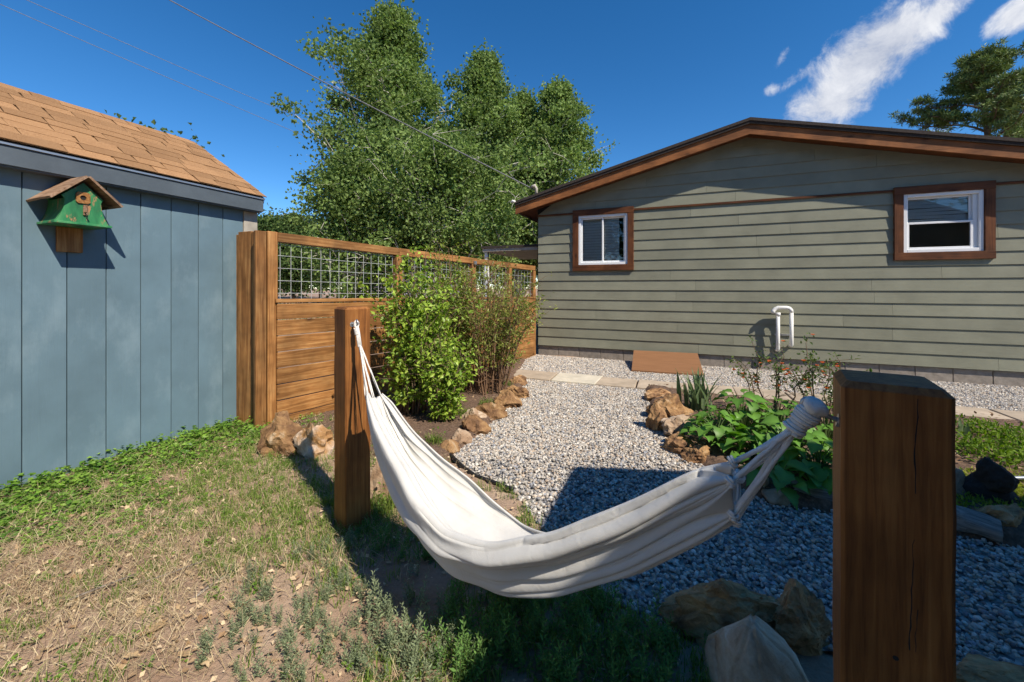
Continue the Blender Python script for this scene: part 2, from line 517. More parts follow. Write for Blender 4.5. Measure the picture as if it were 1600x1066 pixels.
def dirt_mat():
    m, nt, N, L, p = new_mat('dirt')
    vec = coords(N, L, rnd=False)
    a = nz(N, L, vec, 1.6, 8, 0.6); b = nz(N, L, vec, 55.0, 6, 0.7)
    r = ramp(N, [(0.24, 0.155, 0.105), (0.35, 0.24, 0.17), (0.43, 0.32, 0.235)], [0.3, 0.5, 0.72]); L.new(a, r.inputs[0])
    c = mixc(N, L, 0.6, r.outputs[0], mixc(N, L, b, (0.2, 0.2, 0.2), (0.8, 0.8, 0.8)), 'OVERLAY')
    L.new(c, p.inputs['Base Color']); p.inputs['Roughness'].default_value = 0.97; p.inputs['Specular IOR Level'].default_value = 0.1
    bb = bump(N, L, p, b, 0.8, 0.012); bump(N, L, p, nz(N, L, vec, 12, 5), 0.6, 0.03, bb)
    return m
M_dirt = dirt_mat()
def gravel_mat():
    m, nt, N, L, p = new_mat('gravel_base')
    vec = coords(N, L, rnd=False)
    vo = N.new('ShaderNodeTexVoronoi'); vo.inputs['Scale'].default_value = 48.0; L.new(vec, vo.inputs['Vector'])
    sep = N.new('ShaderNodeSeparateColor'); L.new(vo.outputs['Color'], sep.inputs[0])
    r = ramp(N, [(0.10, 0.10, 0.11), (0.24, 0.22, 0.20), (0.36, 0.33, 0.29), (0.52, 0.50, 0.46)]); L.new(sep.outputs[0], r.inputs[0])
    L.new(r.outputs[0], p.inputs['Base Color']); p.inputs['Roughness'].default_value = 0.9
    bump(N, L, p, vo.outputs['Distance'], -0.9, 0.02)
    return m
M_gravel = gravel_mat()
def pebble_mat():
    m, nt, N, L, p = new_mat('pebble')
    at = N.new('ShaderNodeAttribute'); at.attribute_name = 'col'
    L.new(at.outputs['Color'], p.inputs['Base Color']); p.inputs['Roughness'].default_value = 0.75; p.inputs['Specular IOR Level'].default_value = 0.2
    return m
M_pebble = pebble_mat()
def soil_mat():
    m, nt, N, L, p = new_mat('mulch_soil')
    vec = coords(N, L, rnd=False)
    b = nz(N, L, vec, 40.0, 8, 0.7)
    r = ramp(N, [(0.06, 0.035, 0.022), (0.14, 0.085, 0.055), (0.25, 0.16, 0.11)], [0.3, 0.5, 0.7]); L.new(b, r.inputs[0])
    L.new(r.outputs[0], p.inputs['Base Color']); p.inputs['Roughness'].default_value = 0.97
    bump(N, L, p, b, 0.9, 0.02)
    return m
M_soil = soil_mat()
def cloth_mat():
    m, nt, N, L, p = new_mat('white_canvas')
    vec = coords(N, L, rnd=False)
    a = nz(N, L, vec, 7.0, 5)
    r = ramp(N, [(0.66, 0.645, 0.61), (0.76, 0.745, 0.71)], [0.3, 0.7]); L.new(a, r.inputs[0])
    # faint grubby spots
    s = nz(N, L, vec, 24.0, 4, 0.5)
    mr = N.new('ShaderNodeMapRange'); mr.inputs['From Min'].default_value = 0.68; mr.inputs['From Max'].default_value = 0.78; mr.inputs['To Max'].default_value = 0.35
    L.new(s, mr.inputs['Value'])
    L.new(mixc(N, L, mr.outputs[0], r.outputs[0], (0.48, 0.43, 0.36)), p.inputs['Base Color'])
    p.inputs['Roughness'].default_value = 0.9; p.inputs['Specular IOR Level'].default_value = 0.1
    p.inputs['Sheen Weight'].default_value = 0.15
    b = bump(N, L, p, nz(N, L, vec, 420.0, 2), 0.25, 0.002)
    bump(N, L, p, nz(N, L, coords(N, L, (1, 1, 1), rnd=False), 26.0, 5, 0.55, 0.8), 0.32, 0.006, b)
    tr = N.new('ShaderNodeBsdfTranslucent'); tr.inputs['Color'].default_value = (0.75, 0.72, 0.66, 1)
    mx = N.new('ShaderNodeMixShader'); mx.inputs[0].default_value = 0.14
    L.new(p.outputs[0], mx.inputs[1]); L.new(tr.outputs[0], mx.inputs[2])
    L.new(mx.outputs[0], N['Material Output'].inputs['Surface'])
    return m
M_cloth = cloth_mat()
M_rope = plain('cotton_rope', (0.72, 0.70, 0.66), 0.9, 60, 0.12, 0.6, 300)
def glass_mat():
    m, nt, N, L, p = new_mat('window_glass')
    p.inputs['Base Color'].default_value = (0.9, 0.95, 0.95, 1)
    gl = N.new('ShaderNodeBsdfGlossy'); gl.inputs['Roughness'].default_value = 0.02
    tp = N.new('ShaderNodeBsdfTransparent'); tp.inputs['Color'].default_value = (0.92, 0.94, 0.94, 1)
    fr = N.new('ShaderNodeFresnel'); fr.inputs['IOR'].default_value = 1.5
    ad = N.new('ShaderNodeMath'); ad.operation = 'ADD'; ad.inputs[1].default_value = 0.02; L.new(fr.outputs[0], ad.inputs[0])
    mx = N.new('ShaderNodeMixShader'); L.new(ad.outputs[0], mx.inputs[0])
    L.new(tp.outputs[0], mx.inputs[1]); L.new(gl.outputs[0], mx.inputs[2])
    L.new(mx.outputs[0], N['Material Output'].inputs['Surface'])
    return m
M_glass = glass_mat()

# ------------------------------------------------------------------ ground plan
HY = 7.27                                    # garden-side wall of the house
def xy(p): return (p.x, p.y)
def inpoly(x, y, poly):
    x = np.asarray(x); y = np.asarray(y); r = np.zeros(x.shape, bool)
    n = len(poly)
    for i in range(n):
        x0, y0 = poly[i]; x1, y1 = poly[(i + 1) % n]
        if y0 == y1: continue
        c = ((y0 > y) != (y1 > y)) & (x < (x1 - x0) * (y - y0) / (y1 - y0) + x0)
        r ^= c
    return r
GRAVEL = [(-2.46, HY - 0.02), xy(G(790, 580)), xy(G(818, 608)), xy(G(775, 655)), xy(G(735, 690)), xy(G(703, 716)),
          xy(G(745, 742)), xy(G(800, 768)), xy(G(850, 830)), xy(G(900, 890)), xy(G(960, 938)), xy(G(1040, 985)), xy(G(1120, 1005)),
          xy(G(1300, 1015)), xy(G(1490, 1050)), (1.6, 0.55), (6.5, 0.6), (6.5, HY - 0.02)]
BED = [xy(G(1008, 606)), xy(G(1020, 640)), xy(G(1045, 690)), xy(G(1100, 728)), xy(G(1195, 785)), xy(G(1300, 800)), xy(G(1480, 835)),
       xy(G(1570, 850)), (2.9, 2.6), (5.8, 3.2), (5.8, 5.22), (2.8, 5.22), (0.6, 5.2)]
LBED = [xy(G(806, 590)), xy(G(818, 606)), xy(G(775, 655)), xy(G(735, 690)), xy(G(703, 716)), xy(G(640, 745)), (-2.35, 2.45), (-3.35, 2.62), (-2.5, 6.9)]
PY0, PY1 = 5.27, 5.74                        # the flagstone strip

def sines(x, y):
    return (np.sin(x * 2.1 + 0.4) * np.cos(y * 1.7 + 1.1) + 0.6 * np.sin(x * 4.7 + y * 3.1) + 0.35 * np.sin(x * 9.3 - y * 8.1 + 2.0)) / 1.95
def gz(x, y):
    """height of the bare ground"""
    x = np.asarray(x, float); y = np.asarray(y, float)
    h = 0.018 * sines(x, y) + 0.008
    near = np.clip((-0.3 - x) / 0.6, 0, 1)
    return h * near * (np.abs(x) < 12) * (np.abs(y) < 12)
def build_ground():
    a = np.concatenate([[-600, -200, -80, -40, -20, -12, -8], np.arange(-5, 3.01, 0.06), [4, 5, 6.6, 9, 14, 25, 50, 120, 600]])
    b = np.concatenate([[-600, -100, -30, -10, -4], np.arange(-1, 7.4, 0.06), [8, 9.5, 12, 16, 22, 30, 45, 70, 110, 200, 600]])
    X, Y = np.meshgrid(a, b, indexing='ij')
    Z = gz(X, Y)
    Z = np.where(inpoly(X, Y, GRAVEL), -0.03, Z)
    Z = np.where(inpoly(X, Y, LBED), -0.02, Z)
    v = np.stack([X, Y, Z], -1).reshape(-1, 3)
    nx, ny = X.shape
    i = np.arange(nx * ny).reshape(nx, ny)
    f = np.stack([i[:-1, :-1], i[1:, :-1], i[1:, 1:], i[:-1, 1:]], -1).reshape(-1, 4)
    tag(mobj('ground', fast_mesh('ground', v, f, smooth=True), M_dirt), kind='structure')
build_ground()
def sheet(name, poly, z, m):
    bm = bmesh.new()
    vs = [bm.verts.new((x, y, z)) for x, y in poly]
    f = bm.faces.new(vs)
    if f.normal.z < 0: f.normal_flip()
    bm.normal_update()
    bmesh.ops.triangulate(bm, faces=bm.faces[:])
    me = bpy.data.meshes.new(name); bm.to_mesh(me); bm.free()
    return tag(mobj(name, me, m), kind='structure')
g = sheet('gravel_yard', GRAVEL, -0.006, M_gravel)
for p in g.data.polygons:
    if p.normal.z < 0: p.flip()
def mound(name, poly, m, hgt, seed):
    xs = [p[0] for p in poly]; ys = [p[1] for p in poly]
    a = np.arange(min(xs) - .2, max(xs) + .2, 0.04); b = np.arange(min(ys) - .2, max(ys) + .2, 0.04)
    X, Y = np.meshgrid(a, b, indexing='ij')
    ins = inpoly(X, Y, poly).astype(float)
    k = ins.copy()
    for _ in range(4):
        k[1:-1, 1:-1] = (k[1:-1, 1:-1] + k[2:, 1:-1] + k[:-2, 1:-1] + k[1:-1, 2:] + k[1:-1, :-2]) / 5
    Z = -0.05 + (hgt + 0.065) * np.clip(k * 1.25, 0, 1) + 0.010 * sines(X * 3 + seed, Y * 3)
    i = np.arange(X.size).reshape(X.shape)
    f = np.stack([i[:-1, :-1], i[1:, :-1], i[1:, 1:], i[:-1, 1:]], -1)
    keep = (k[:-1, :-1] + k[1:, :-1] + k[1:, 1:] + k[:-1, 1:]) > 0.05
    v = np.stack([X, Y, Z], -1).reshape(-1, 3)
    return tag(mobj(name, fast_mesh(name, v, f[keep], smooth=True), m), kind='structure')
mound('planting_bed', BED, M_soil, 0.05, 0)
mound('shrub_bed', LBED, M_soil, 0.03, 4)

# gravel: tens of thousands of pebbles, nobody could count them
def pebbles():
    t = (1 + 5 ** .5) / 2
    ico = np.array([(-1, t, 0), (1, t, 0), (-1, -t, 0), (1, -t, 0), (0, -1, t), (0, 1, t), (0, -1, -t), (0, 1, -t), (t, 0, -1), (t, 0, 1), (-t, 0, -1), (-t, 0, 1)], float)
    ico /= np.linalg.norm(ico[0])
    fi = np.array([(0, 11, 5), (0, 5, 1), (0, 1, 7), (0, 7, 10), (0, 10, 11), (1, 5, 9), (5, 11, 4), (11, 10, 2), (10, 7, 6), (7, 1, 8), (3, 9, 4), (3, 4, 2), (3, 2, 6), (3, 6, 8), (3, 8, 9), (4, 9, 5), (2, 4, 11), (6, 2, 10), (8, 6, 7), (9, 8, 1)])
    octv = np.array([(1, 0, 0), (-1, 0, 0), (0, 1, 0), (0, -1, 0), (0, 0, 1), (0, 0, -1)], float)
    fo = np.array([(0, 2, 4), (2, 1, 4), (1, 3, 4), (3, 0, 4), (2, 0, 5), (1, 2, 5), (3, 1, 5), (0, 3, 5)])
    pal = np.array([(0.60, 0.56, 0.50), (0.48, 0.44, 0.385), (0.40, 0.355, 0.305), (0.33, 0.30, 0.275), (0.22, 0.22, 0.23), (0.42, 0.33, 0.25), (0.52, 0.43, 0.34), (0.15, 0.15, 0.16), (0.30, 0.31, 0.34)])
    pw = np.array([.16, .18, .16, .12, .10, .10, .07, .05, .06]); pw = pw / pw.sum()
    def batch(n, base, faces, test, smin, smax):
        x = rng.uniform(-2.6, 5.2, n); y = rng.uniform(0.3, HY, n)
        d = -x * SY + y * CY; cx = x * CY + y * SY
        ok = inpoly(x, y, GRAVEL) & ~inpoly(x, y, BED) & ~((y > PY0) & (y < PY1)) & (d > 0.9) & (np.abs(cx / np.maximum(d, .1)) < 1.42) & test(d)
        x, y = x[ok], y[ok]; n = len(x)
        s = rng.uniform(smin, smax, (n, 1)) * rng.uniform(0.75, 1.3, (n, 3)); s[:, 2] *= 0.72
        ang = rng.uniform(0, 2 * np.pi, n); ca, sa = np.cos(ang)[:, None], np.sin(ang)[:, None]
        tl = rng.uniform(-.5, .5, n)[:, None]
        p = base[None] * s[:, None, :] * rng.uniform(0.82, 1.18, (n, len(base), 1))
        z = p[:, :, 2] * np.cos(tl) + p[:, :, 0] * np.sin(tl); xx = p[:, :, 0] * np.cos(tl) - p[:, :, 2] * np.sin(tl)
        px = xx * ca - p[:, :, 1] * sa; py = xx * sa + p[:, :, 1] * ca
        zz = z + rng.uniform(0.0, 0.012, n)[:, None]
        v = np.stack([px + x[:, None], py + y[:, None], zz], -1).reshape(-1, 3)
        f = (faces[None] + (np.arange(n) * len(base))[:, None, None]).reshape(-1, 3)
        c = pal[rng.choice(len(pal), n, p=pw)] * rng.uniform(0.8, 1.2, (n, 1))
        return v, f, np.repeat(c, len(base), 0)
    v1, f1, c1 = batch(215000, ico, fi, lambda d: d < 3.0, 0.0052, 0.0122)
    v2, f2, c2 = batch(320000, octv, fo, lambda d: d >= 3.0, 0.0078, 0.0145)
    me = fast_mesh('gravel', np.concatenate([v1, v2]), np.concatenate([f1, f2 + len(v1)]), np.concatenate([c1, c2]), smooth=False)
    o = tag(mobj('gravel', me, M_pebble), 'mixed grey, white and tan pea gravel covering the yard', 'gravel', kind='stuff')
    print('pebble faces', len(f1), len(f2))
pebbles()

# flagstones
def path():
    root = sheet('flagstone_path', [(-3.1, PY0 - 0.02), (6.4, PY0 - 0.02), (6.4, PY1 + 0.02), (-3.1, PY1 + 0.02)], 0.002, M_soil)
    x = -2.75; k = 0
    while x < 6.2:
        w = R.uniform(0.50, 0.68)
        y0, y1 = PY0 + R.uniform(-.02, .02), PY1 + R.uniform(-.02, .02)
        sk = R.uniform(-.02, .02); z1 = 0.028 + R.uniform(0, .008)
        bm = bmesh.new()
        q = [(x + .006 + sk, y0), (x + w - .006, y0 + R.uniform(-.015, .015)), (x + w - .006 + sk, y1), (x + .006, y1 + R.uniform(-.015, .015))]
        bot = [bm.verts.new((a, b, 0.004)) for a, b in q]; top = [bm.verts.new((a, b, z1)) for a, b in q]
        bm.faces.new(bot[::-1]); bm.faces.new(top)
        for i in range(4): bm.faces.new((bot[i], bot[(i + 1) % 4], top[(i + 1) % 4], top[i]))
        bmesh.ops.bevel(bm, geom=[e for e in bm.edges if e.verts[0].co.z > .01 and e.verts[1].co.z > .01], offset=0.006, segments=1, affect='EDGES')
        me = bpy.data.meshes.new('flagstone'); bm.to_mesh(me); bm.free()
        mobj('flagstone', me, M_flag_pale if k == 2 else M_flag, root)
        x += w; k += 1
path()

# ------------------------------------------------------------------ house
HX0, HX1, HXC = -2.42, 4.56, 1.07
SL = 0.25; ZPK = 3.86; OVH = 0.30; EAVE = 0.335; RT = 0.235      # roof slope, ridge, overhangs, depth of the edge boards
def rz(x): return ZPK - SL * abs(x - HXC)
def house():
    H = empty('house', (HXC, HY, 0))
    def P(o): o.location = (-HXC, -HY, 0); return o
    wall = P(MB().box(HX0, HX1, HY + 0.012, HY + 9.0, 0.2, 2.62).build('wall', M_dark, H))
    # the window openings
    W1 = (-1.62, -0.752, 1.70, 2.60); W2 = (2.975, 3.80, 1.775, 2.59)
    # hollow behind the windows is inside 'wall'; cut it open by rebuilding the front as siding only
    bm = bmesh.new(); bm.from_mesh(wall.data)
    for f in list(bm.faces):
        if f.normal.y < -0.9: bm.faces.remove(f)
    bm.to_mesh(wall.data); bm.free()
    E = 0.1743
    def segs(x0, x1):
        cuts = [x0]; x = x0 + R.uniform(1.0, 3.4)
        while x < x1 - 0.5: cuts.append(x); x += R.uniform(2.2, 3.66)
        cuts.append(x1)
        return list(zip(cuts[:-1], cuts[1:]))
    def board(xa0, xb0, xa1, xb1, z0, z1, yb, yt):
        # a lapped board: butt edge proud, top edge tucked behind the one above
        t = 0.010
        v = [(xa0, yb, z0), (xb0, yb, z0), (xb0, yb + t, z0), (xa0, yb + t, z0), (xa1, yt, z1), (xb1, yt, z1), (xb1, yt + t, z1), (xa1, yt + t, z1)]
        f = [[0, 3, 2, 1], [4, 5, 6, 7], [0, 1, 5, 4], [1, 2, 6, 5], [2, 3, 7, 6], [3, 0, 4, 7]]
        cx = (xa0 + xb0) / 2
        me = py_mesh('siding_board', [(p[0] - cx, p[1] - HY, p[2] - z0) for p in v], f)
        o = mobj('siding_board', me, M_siding, wall); o.location = (cx, HY, z0)
    def course(z0, gable=False):
        zt = z0 + E + 0.018
        yb0, yt0 = HY - 0.0195, HY - 0.0035
        def yat(z): return yb0 + (yt0 - yb0) * (z - z0) / (zt - z0)
        def lim(z):
            if z < 2.6: return HX0 + 0.02, HX1 - 0.02
            k = (ZPK - 0.20 - z) / SL
            return max(HX0 + 0.02, HXC - k), min(HX1 - 0.02, HXC + k)
        la, lb = lim(z0); ta, tb = lim(zt)
        if lb - la < 0.3: return
        if tb - ta < 0.02: ta = tb = HXC; ta -= .01; tb += .01
        rects = []
        wins = [w for w in (W1, W2) if w[2] < zt and w[3] > z0]
        for a, b in segs(la, lb):
            a += 0.0012; b -= 0.0012
            pieces = [(a, b)]
            for w in wins:
                nxt = []
                for (p, q) in pieces:
                    if q <= w[0] or p >= w[1]: nxt.append((p, q)); continue
                    if p < w[0]: nxt.append((p, w[0]))
                    if q > w[1]: nxt.append((w[1], q))
                    m0, m1 = max(p, w[0]), min(q, w[1])
                    if w[2] > z0 + 0.02: board(m0, m1, m0, m1, z0, w[2], yb0, yat(w[2]))
                    if w[3] < zt - 0.02: board(m0, m1, m0, m1, w[3], zt, yat(w[3]), yt0)
                pieces = nxt
            for p, q in pieces:
                p1 = ta if abs(p - la) < .01 else min(max(p, ta), tb - .01)
                q1 = tb if abs(q - lb) < .01 else max(min(q, tb), ta + .01)
                board(p, q, p1, q1, z0, zt, yb0, yt0)
    for k in range(14): course(0.20 + k * E)
    zb = 0.20 + 14 * E
    bar('band_flashing', (HX0, HY - 0.024, zb + 0.010), (HX1, HY - 0.024, zb + 0.010), 0.016, 0.030, M_brown_x, wall, c=0.002)
    z = zb + 0.03
    while z < ZPK - 0.3: course(z, True); z += E
    # gable backing so that no sky shows between boards
    gb = MB(); gb.add([(HX0, HY + .02, 2.6), (HX1, HY + .02, 2.6), (HX1, HY + .02, rz(HX1) - .2), (HXC, HY + .02, ZPK - .2), (HX0, HY + .02, rz(HX0) - .2)], [[0, 1, 2, 3, 4]])
    P(gb.build('gable_backing', M_dark, H))
    # corner boards
    for x in (HX0 - 0.012, HX1 + 0.012):
        o = bar('corner_board', (x, HY - 0.012, 0.17), (x, HY - 0.012, 2.72), 0.07, 0.045, M_brown_x, H, up=(0, 1, 0)); o.matrix_local = Matrix.Translation((-HXC, -HY, 0)) @ o.matrix_local
    # foundation blocks
    fd = P(MB().box(HX0 + .012, HX1 - .012, HY + .030, HY + 8.95, -0.1, 0.199).build('foundation', M_mortar, H))
    x = HX0 + 0.01
    while x < HX1 - 0.1:
        w = min(0.395, HX1 - 0.012 - x)
        v, f = box_vf(-w / 2 + .004, w / 2 - .004, 0.016, 0.06, -0.02, 0.192, 0.004)
        o = mobj('foundation_block', py_mesh('foundation_block', v, f), M_block, fd); o.location = (x + w / 2, HY, 0)
        x += 0.395
    # roof
    Y0, Y1 = HY - OVH, HY + 9.3
    X0, X1 = HX0 - EAVE, HX1 + EAVE
    roof = empty('roof'); bpy.data.objects.remove(roof)
    mb = MB()
    pr = [(X0, rz(X0)), (HXC, ZPK), (X1, rz(X1)), (X1, rz(X1) - .045), (HXC, ZPK - .045), (X0, rz(X0) - .045)]
    mb.add([(a, Y0 - 0.035, b) for a, b in pr] + [(a, Y1, b) for a, b in pr],
           [[0, 5, 4, 1], [1, 4, 3, 2], [6, 7, 10, 11], [7, 8, 9, 10], [0, 1, 7, 6], [1, 2, 8, 7], [5, 11, 10, 4], [4, 10, 9, 3], [0, 6, 11, 5], [2, 3, 9, 8]])
    roof = P(mb.build('roof', M_asphalt, H))
    def rake(name, y, t, top, h, m, over=0.0):
        for s in (-1, 1):
            xe = X0 if s < 0 else X1
            v = []
            for yy in (y, y + t):
                for (xx, dz) in ((HXC, top), (xe, top), (xe, top + h), (HXC, top + h)):
                    v.append((xx, yy, rz(xx) - dz))
            f = [[0, 1, 2, 3], [7, 6, 5, 4], [0, 4, 5, 1], [1, 5, 6, 2], [2, 6, 7, 3], [3, 7, 4, 0]]
            if s > 0: f = [q[::-1] for q in f]
            mobj(name, py_mesh(name, v, f), m, roof)
    rake('shingle_mould', Y0 - 0.022, 0.026, 0.046, 0.040, M_asphalt)
    rake('fascia_board', Y0 + 0.006, 0.030, 0.087, 0.150, M_fascia)
    # soffit boards under the overhang
    for s in (-1, 1):
        xe = X0 if s < 0 else X1
        v = [(HXC, Y0 + .037, ZPK - .195), (xe, Y0 + .037, rz(xe) - .195), (xe, HY + 9.0, rz(xe) - .195), (HXC, HY + 9.0, ZPK - .195),
             (HXC, Y0 + .037, ZPK - .18), (xe, Y0 + .037, rz(xe) - .18), (xe, HY + 9.0, rz(xe) - .18), (HXC, HY + 9.0, ZPK - .18)]
        f = [[0, 3, 2, 1], [4, 5, 6, 7], [0, 1, 5, 4], [1, 2, 6, 5], [2, 3, 7, 6], [3, 0, 4, 7]]
        mobj('soffit', py_mesh('soffit', v, f), M_brown_x, roof)
        o = bar('eave_fascia', (xe - s * .02, Y0 + .04, rz(xe) - .135), (xe - s * .02, Y1, rz(xe) - .135), 0.03, 0.15, M_brown_x, roof)
    # windows
    def window(b, kind):
        x0, x1, z0, z1 = b
        wmb = MB(); w = empty('window'); bpy.data.objects.remove(w)
        fw = 0.045
        yf0, yf1 = HY - 0.028, HY + 0.06
        for q in ((x0, x0 + fw, z0, z1), (x1 - fw, x1, z0, z1), (x0 + fw, x1 - fw, z0, z0 + fw), (x0 + fw, x1 - fw, z1 - fw, z1)):
            wmb.box(q[0], q[1], yf0, yf1, q[2], q[3], 0.004)
        W = P(wmb.build('window', M_white, H))
        tw = 0.105
        yt = HY - 0.028
        for (p0, p1, h) in (((x0 - tw, z1 + tw / 2), (x1 + tw, z1 + tw / 2), tw), ((x0 - tw, z0 - tw / 2), (x1 + tw, z0 - tw / 2), tw)):
            bar('trim_board', (p0[0], yt, p0[1]), (p1[0], yt, p1[1]), 0.046, h, M_brown_x, W, c=0.003)
        for x in (x0 - tw / 2, x1 + tw / 2):
            bar('trim_board', (x, yt + .002, z0), (x, yt + .002, z1), tw - .003, 0.044, M_brown_x, W, up=(0, 1, 0), c=0.003)
        ix0, ix1, iz0, iz1 = x0 + fw, x1 - fw, z0 + fw, z1 - fw
        def sash(a, b, c, d, y, s=0.028):
            m = MB()
            for q in ((a, a + s, c, d), (b - s, b, c, d), (a + s, b - s, c, c + s), (a + s, b - s, d - s, d)):
                m.box(q[0], q[1], y, y + 0.026, q[2], q[3], 0.003)
            m.build('sash', M_white, W)
            g_ = MB().box(a + s - .004, b - s + .004, y + .010, y + .015, c + s - .004, d - s + .004)
            g_.build('pane', M_glass, W)
        if kind == 'slide':
            xm = (ix0 + ix1) / 2
            sash(ix0, xm + .014, iz0, iz1, HY - 0.006); sash(xm - .014, ix1, iz0, iz1, HY + 0.024)
            for k in range(16):
                zz = iz1 - 0.02 - k * 0.05
                MB().box(ix0 + .01, xm + .28, HY + .062, HY + .066, zz - .046, zz).build('blind_slat', M_blind, W)
        else:
            zm = iz0 + (iz1 - iz0) * 0.50
            sash(ix0, ix1 - .05, iz0, zm + .014, HY - 0.006); sash(ix0, ix1 - .05, zm - .014, iz1, HY + 0.024)
            MB().box(ix1 - .05, ix1, HY + .0, HY + .03, iz0, iz1, .003).build('jamb', M_white, W)
            for k in range(7):
                zz = iz1 - 0.005 - k * 0.05
                o = MB().box(ix0 + .01, ix1 - .01, HY + .058, HY + .063, zz - .045, zz).build('blind_slat', M_blind, W)
                o.rotation_euler = (0, 0.012 * (k % 3 - 1), 0)
                o.location = (0, 0, 0.012 * (k % 3 - 1) * (ix0 + ix1) / 2)
    window(W1, 'slide'); window(W2, 'hung')
    # a room behind each window, dim
    # back porch roof seen past the corner
    pv = MB()
    px0, px1, py0, py1, pz = HX0 - 2.0, HX0 + 0.0, HY + 1.6, HY + 4.6, 2.28
    P(pv.box(px0, px1 - .02, py0, py1, pz - .02, pz + .03).build('porch_roof', M_asphalt, H))
    P(MB().box(px0 + .03, px1 - .03, py0 + .03, py1 - .03, pz - .10, pz - .024).build('porch_ceiling', M_beige, H))
    o = bar('porch_fascia', (px0, py0 + .01, pz - .09), (px1 - .02, py0 + .01, pz - .09), 0.03, 0.13, M_brown_x, H); o.matrix_local = Matrix.Translation((-HXC, -HY, 0)) @ o.matrix_local
    P(MB().box(px0 + .05, px0 + .14, py0 + .1, py0 + .19, 0, pz - .11, .005).build('porch_post', M_white, H))
    # service drop hardware at the eave
    a = AT(838, 7.35, 297)
    P(MB().tube([(a.x, a.y, rz(a.x) - .02), (a.x, a.y, rz(a.x) + .10), (a.x - .03, a.y - .02, rz(a.x) + .15), (a.x - .07, a.y - .05, rz(a.x) + .13)], [.028, .028, .04, .03], 8).build('service_mast', M_beige, H, True))
    P(MB().tube([(X0 + .02, Y0 - .05, rz(X0) - .02), (X0 - .03, Y0 - .06, rz(X0) + .0), (X0 - .06, Y0 - .06, rz(X0) - .03)], [.022, .026, .018], 8).build('insulator', M_pvc, H, True))
    tag(H, 'sage green lap-sided house with brown trim and low gable roof', 'house')
    return H
house()

def pvc():
    root = empty('vent_pipe', (1.55, HY - .12, 0))
    y = 0.0
    pts = [(-.085, y + .10, .33), (-.085, y + .04, .335), (-.085, y, .36), (-.085, y, .90)]
    MB().tube(pts, 0.026, 12).build('pipe_leg', M_pvc, root, True)
    MB().tube([(.09, y + .10, .40), (.09, y + .05, .405), (.09, y + .01, .43), (.09, y + .01, .92)], 0.026, 12).build('pipe_leg', M_pvc, root, True)
    arc = [(-.15, y - .02, .90), (-.15, y - .01, .935)] + [(-.12 + .0, y, .965), (-.085, y, .985), (.03, y + .005, .985), (.062, y + .01, .975), (.084, y + .01, .95), (.09, y + .01, .915)]
    MB().tube(arc, 0.029, 12).build('pipe_bend', M_pvc, root, True)
    MB().tube([(-.085, y, .86), (-.085, y, .91)], 0.034, 12).build('coupling', M_pvc, root, True)
    MB().box(-.11, .12, .09, .12, .55, .58, .003).build('strap', M_steel, root)
    tag(root, 'white bent plastic vent pipe against the green siding', 'pipe')
pvc()
def hatch():
    root = empty('crawl_hatch', (-.12, 6.78, 0))
    x0, x1 = -.50, .50; yb, yf = .40, -.42; zb, zf = .215, .035
    t = .022
    v = [(x0, yf, zf), (x1, yf, zf), (x1, yb, zb), (x0, yb, zb), (x0, yf, zf - t), (x1, yf, zf - t), (x1, yb, zb - t), (x0, yb, zb - t)]
    f = [[0, 1, 2, 3], [7, 6, 5, 4], [0, 4, 5, 1], [1, 5, 6, 2], [2, 6, 7, 3], [3, 7, 4, 0]]
    mobj('hatch_lid', py_mesh('hatch_lid', v, f), M_bracket, root)
    for s in (-1, 1):
        x = s * .485
        v = [(x - .012, yf + .03, -.02), (x - .012, yb, -.02), (x - .012, yb, zb - t - .004), (x - .012, yf + .03, zf - t + .002), (x + .012, yf + .03, -.02), (x + .012, yb, -.02), (x + .012, yb, zb - t - .004), (x + .012, yf + .03, zf - t + .002)]
        mobj('hatch_side', py_mesh('hatch_side', v, [[0, 1, 2, 3], [7, 6, 5, 4], [0, 4, 5, 1], [1, 5, 6, 2], [2, 6, 7, 3], [3, 7, 4, 0]]), M_brown_x, root)
    root.rotation_euler.z = math.radians(3)
    tag(root, 'brown painted sloping crawl space hatch on the gravel by the wall', 'hatch')
hatch()

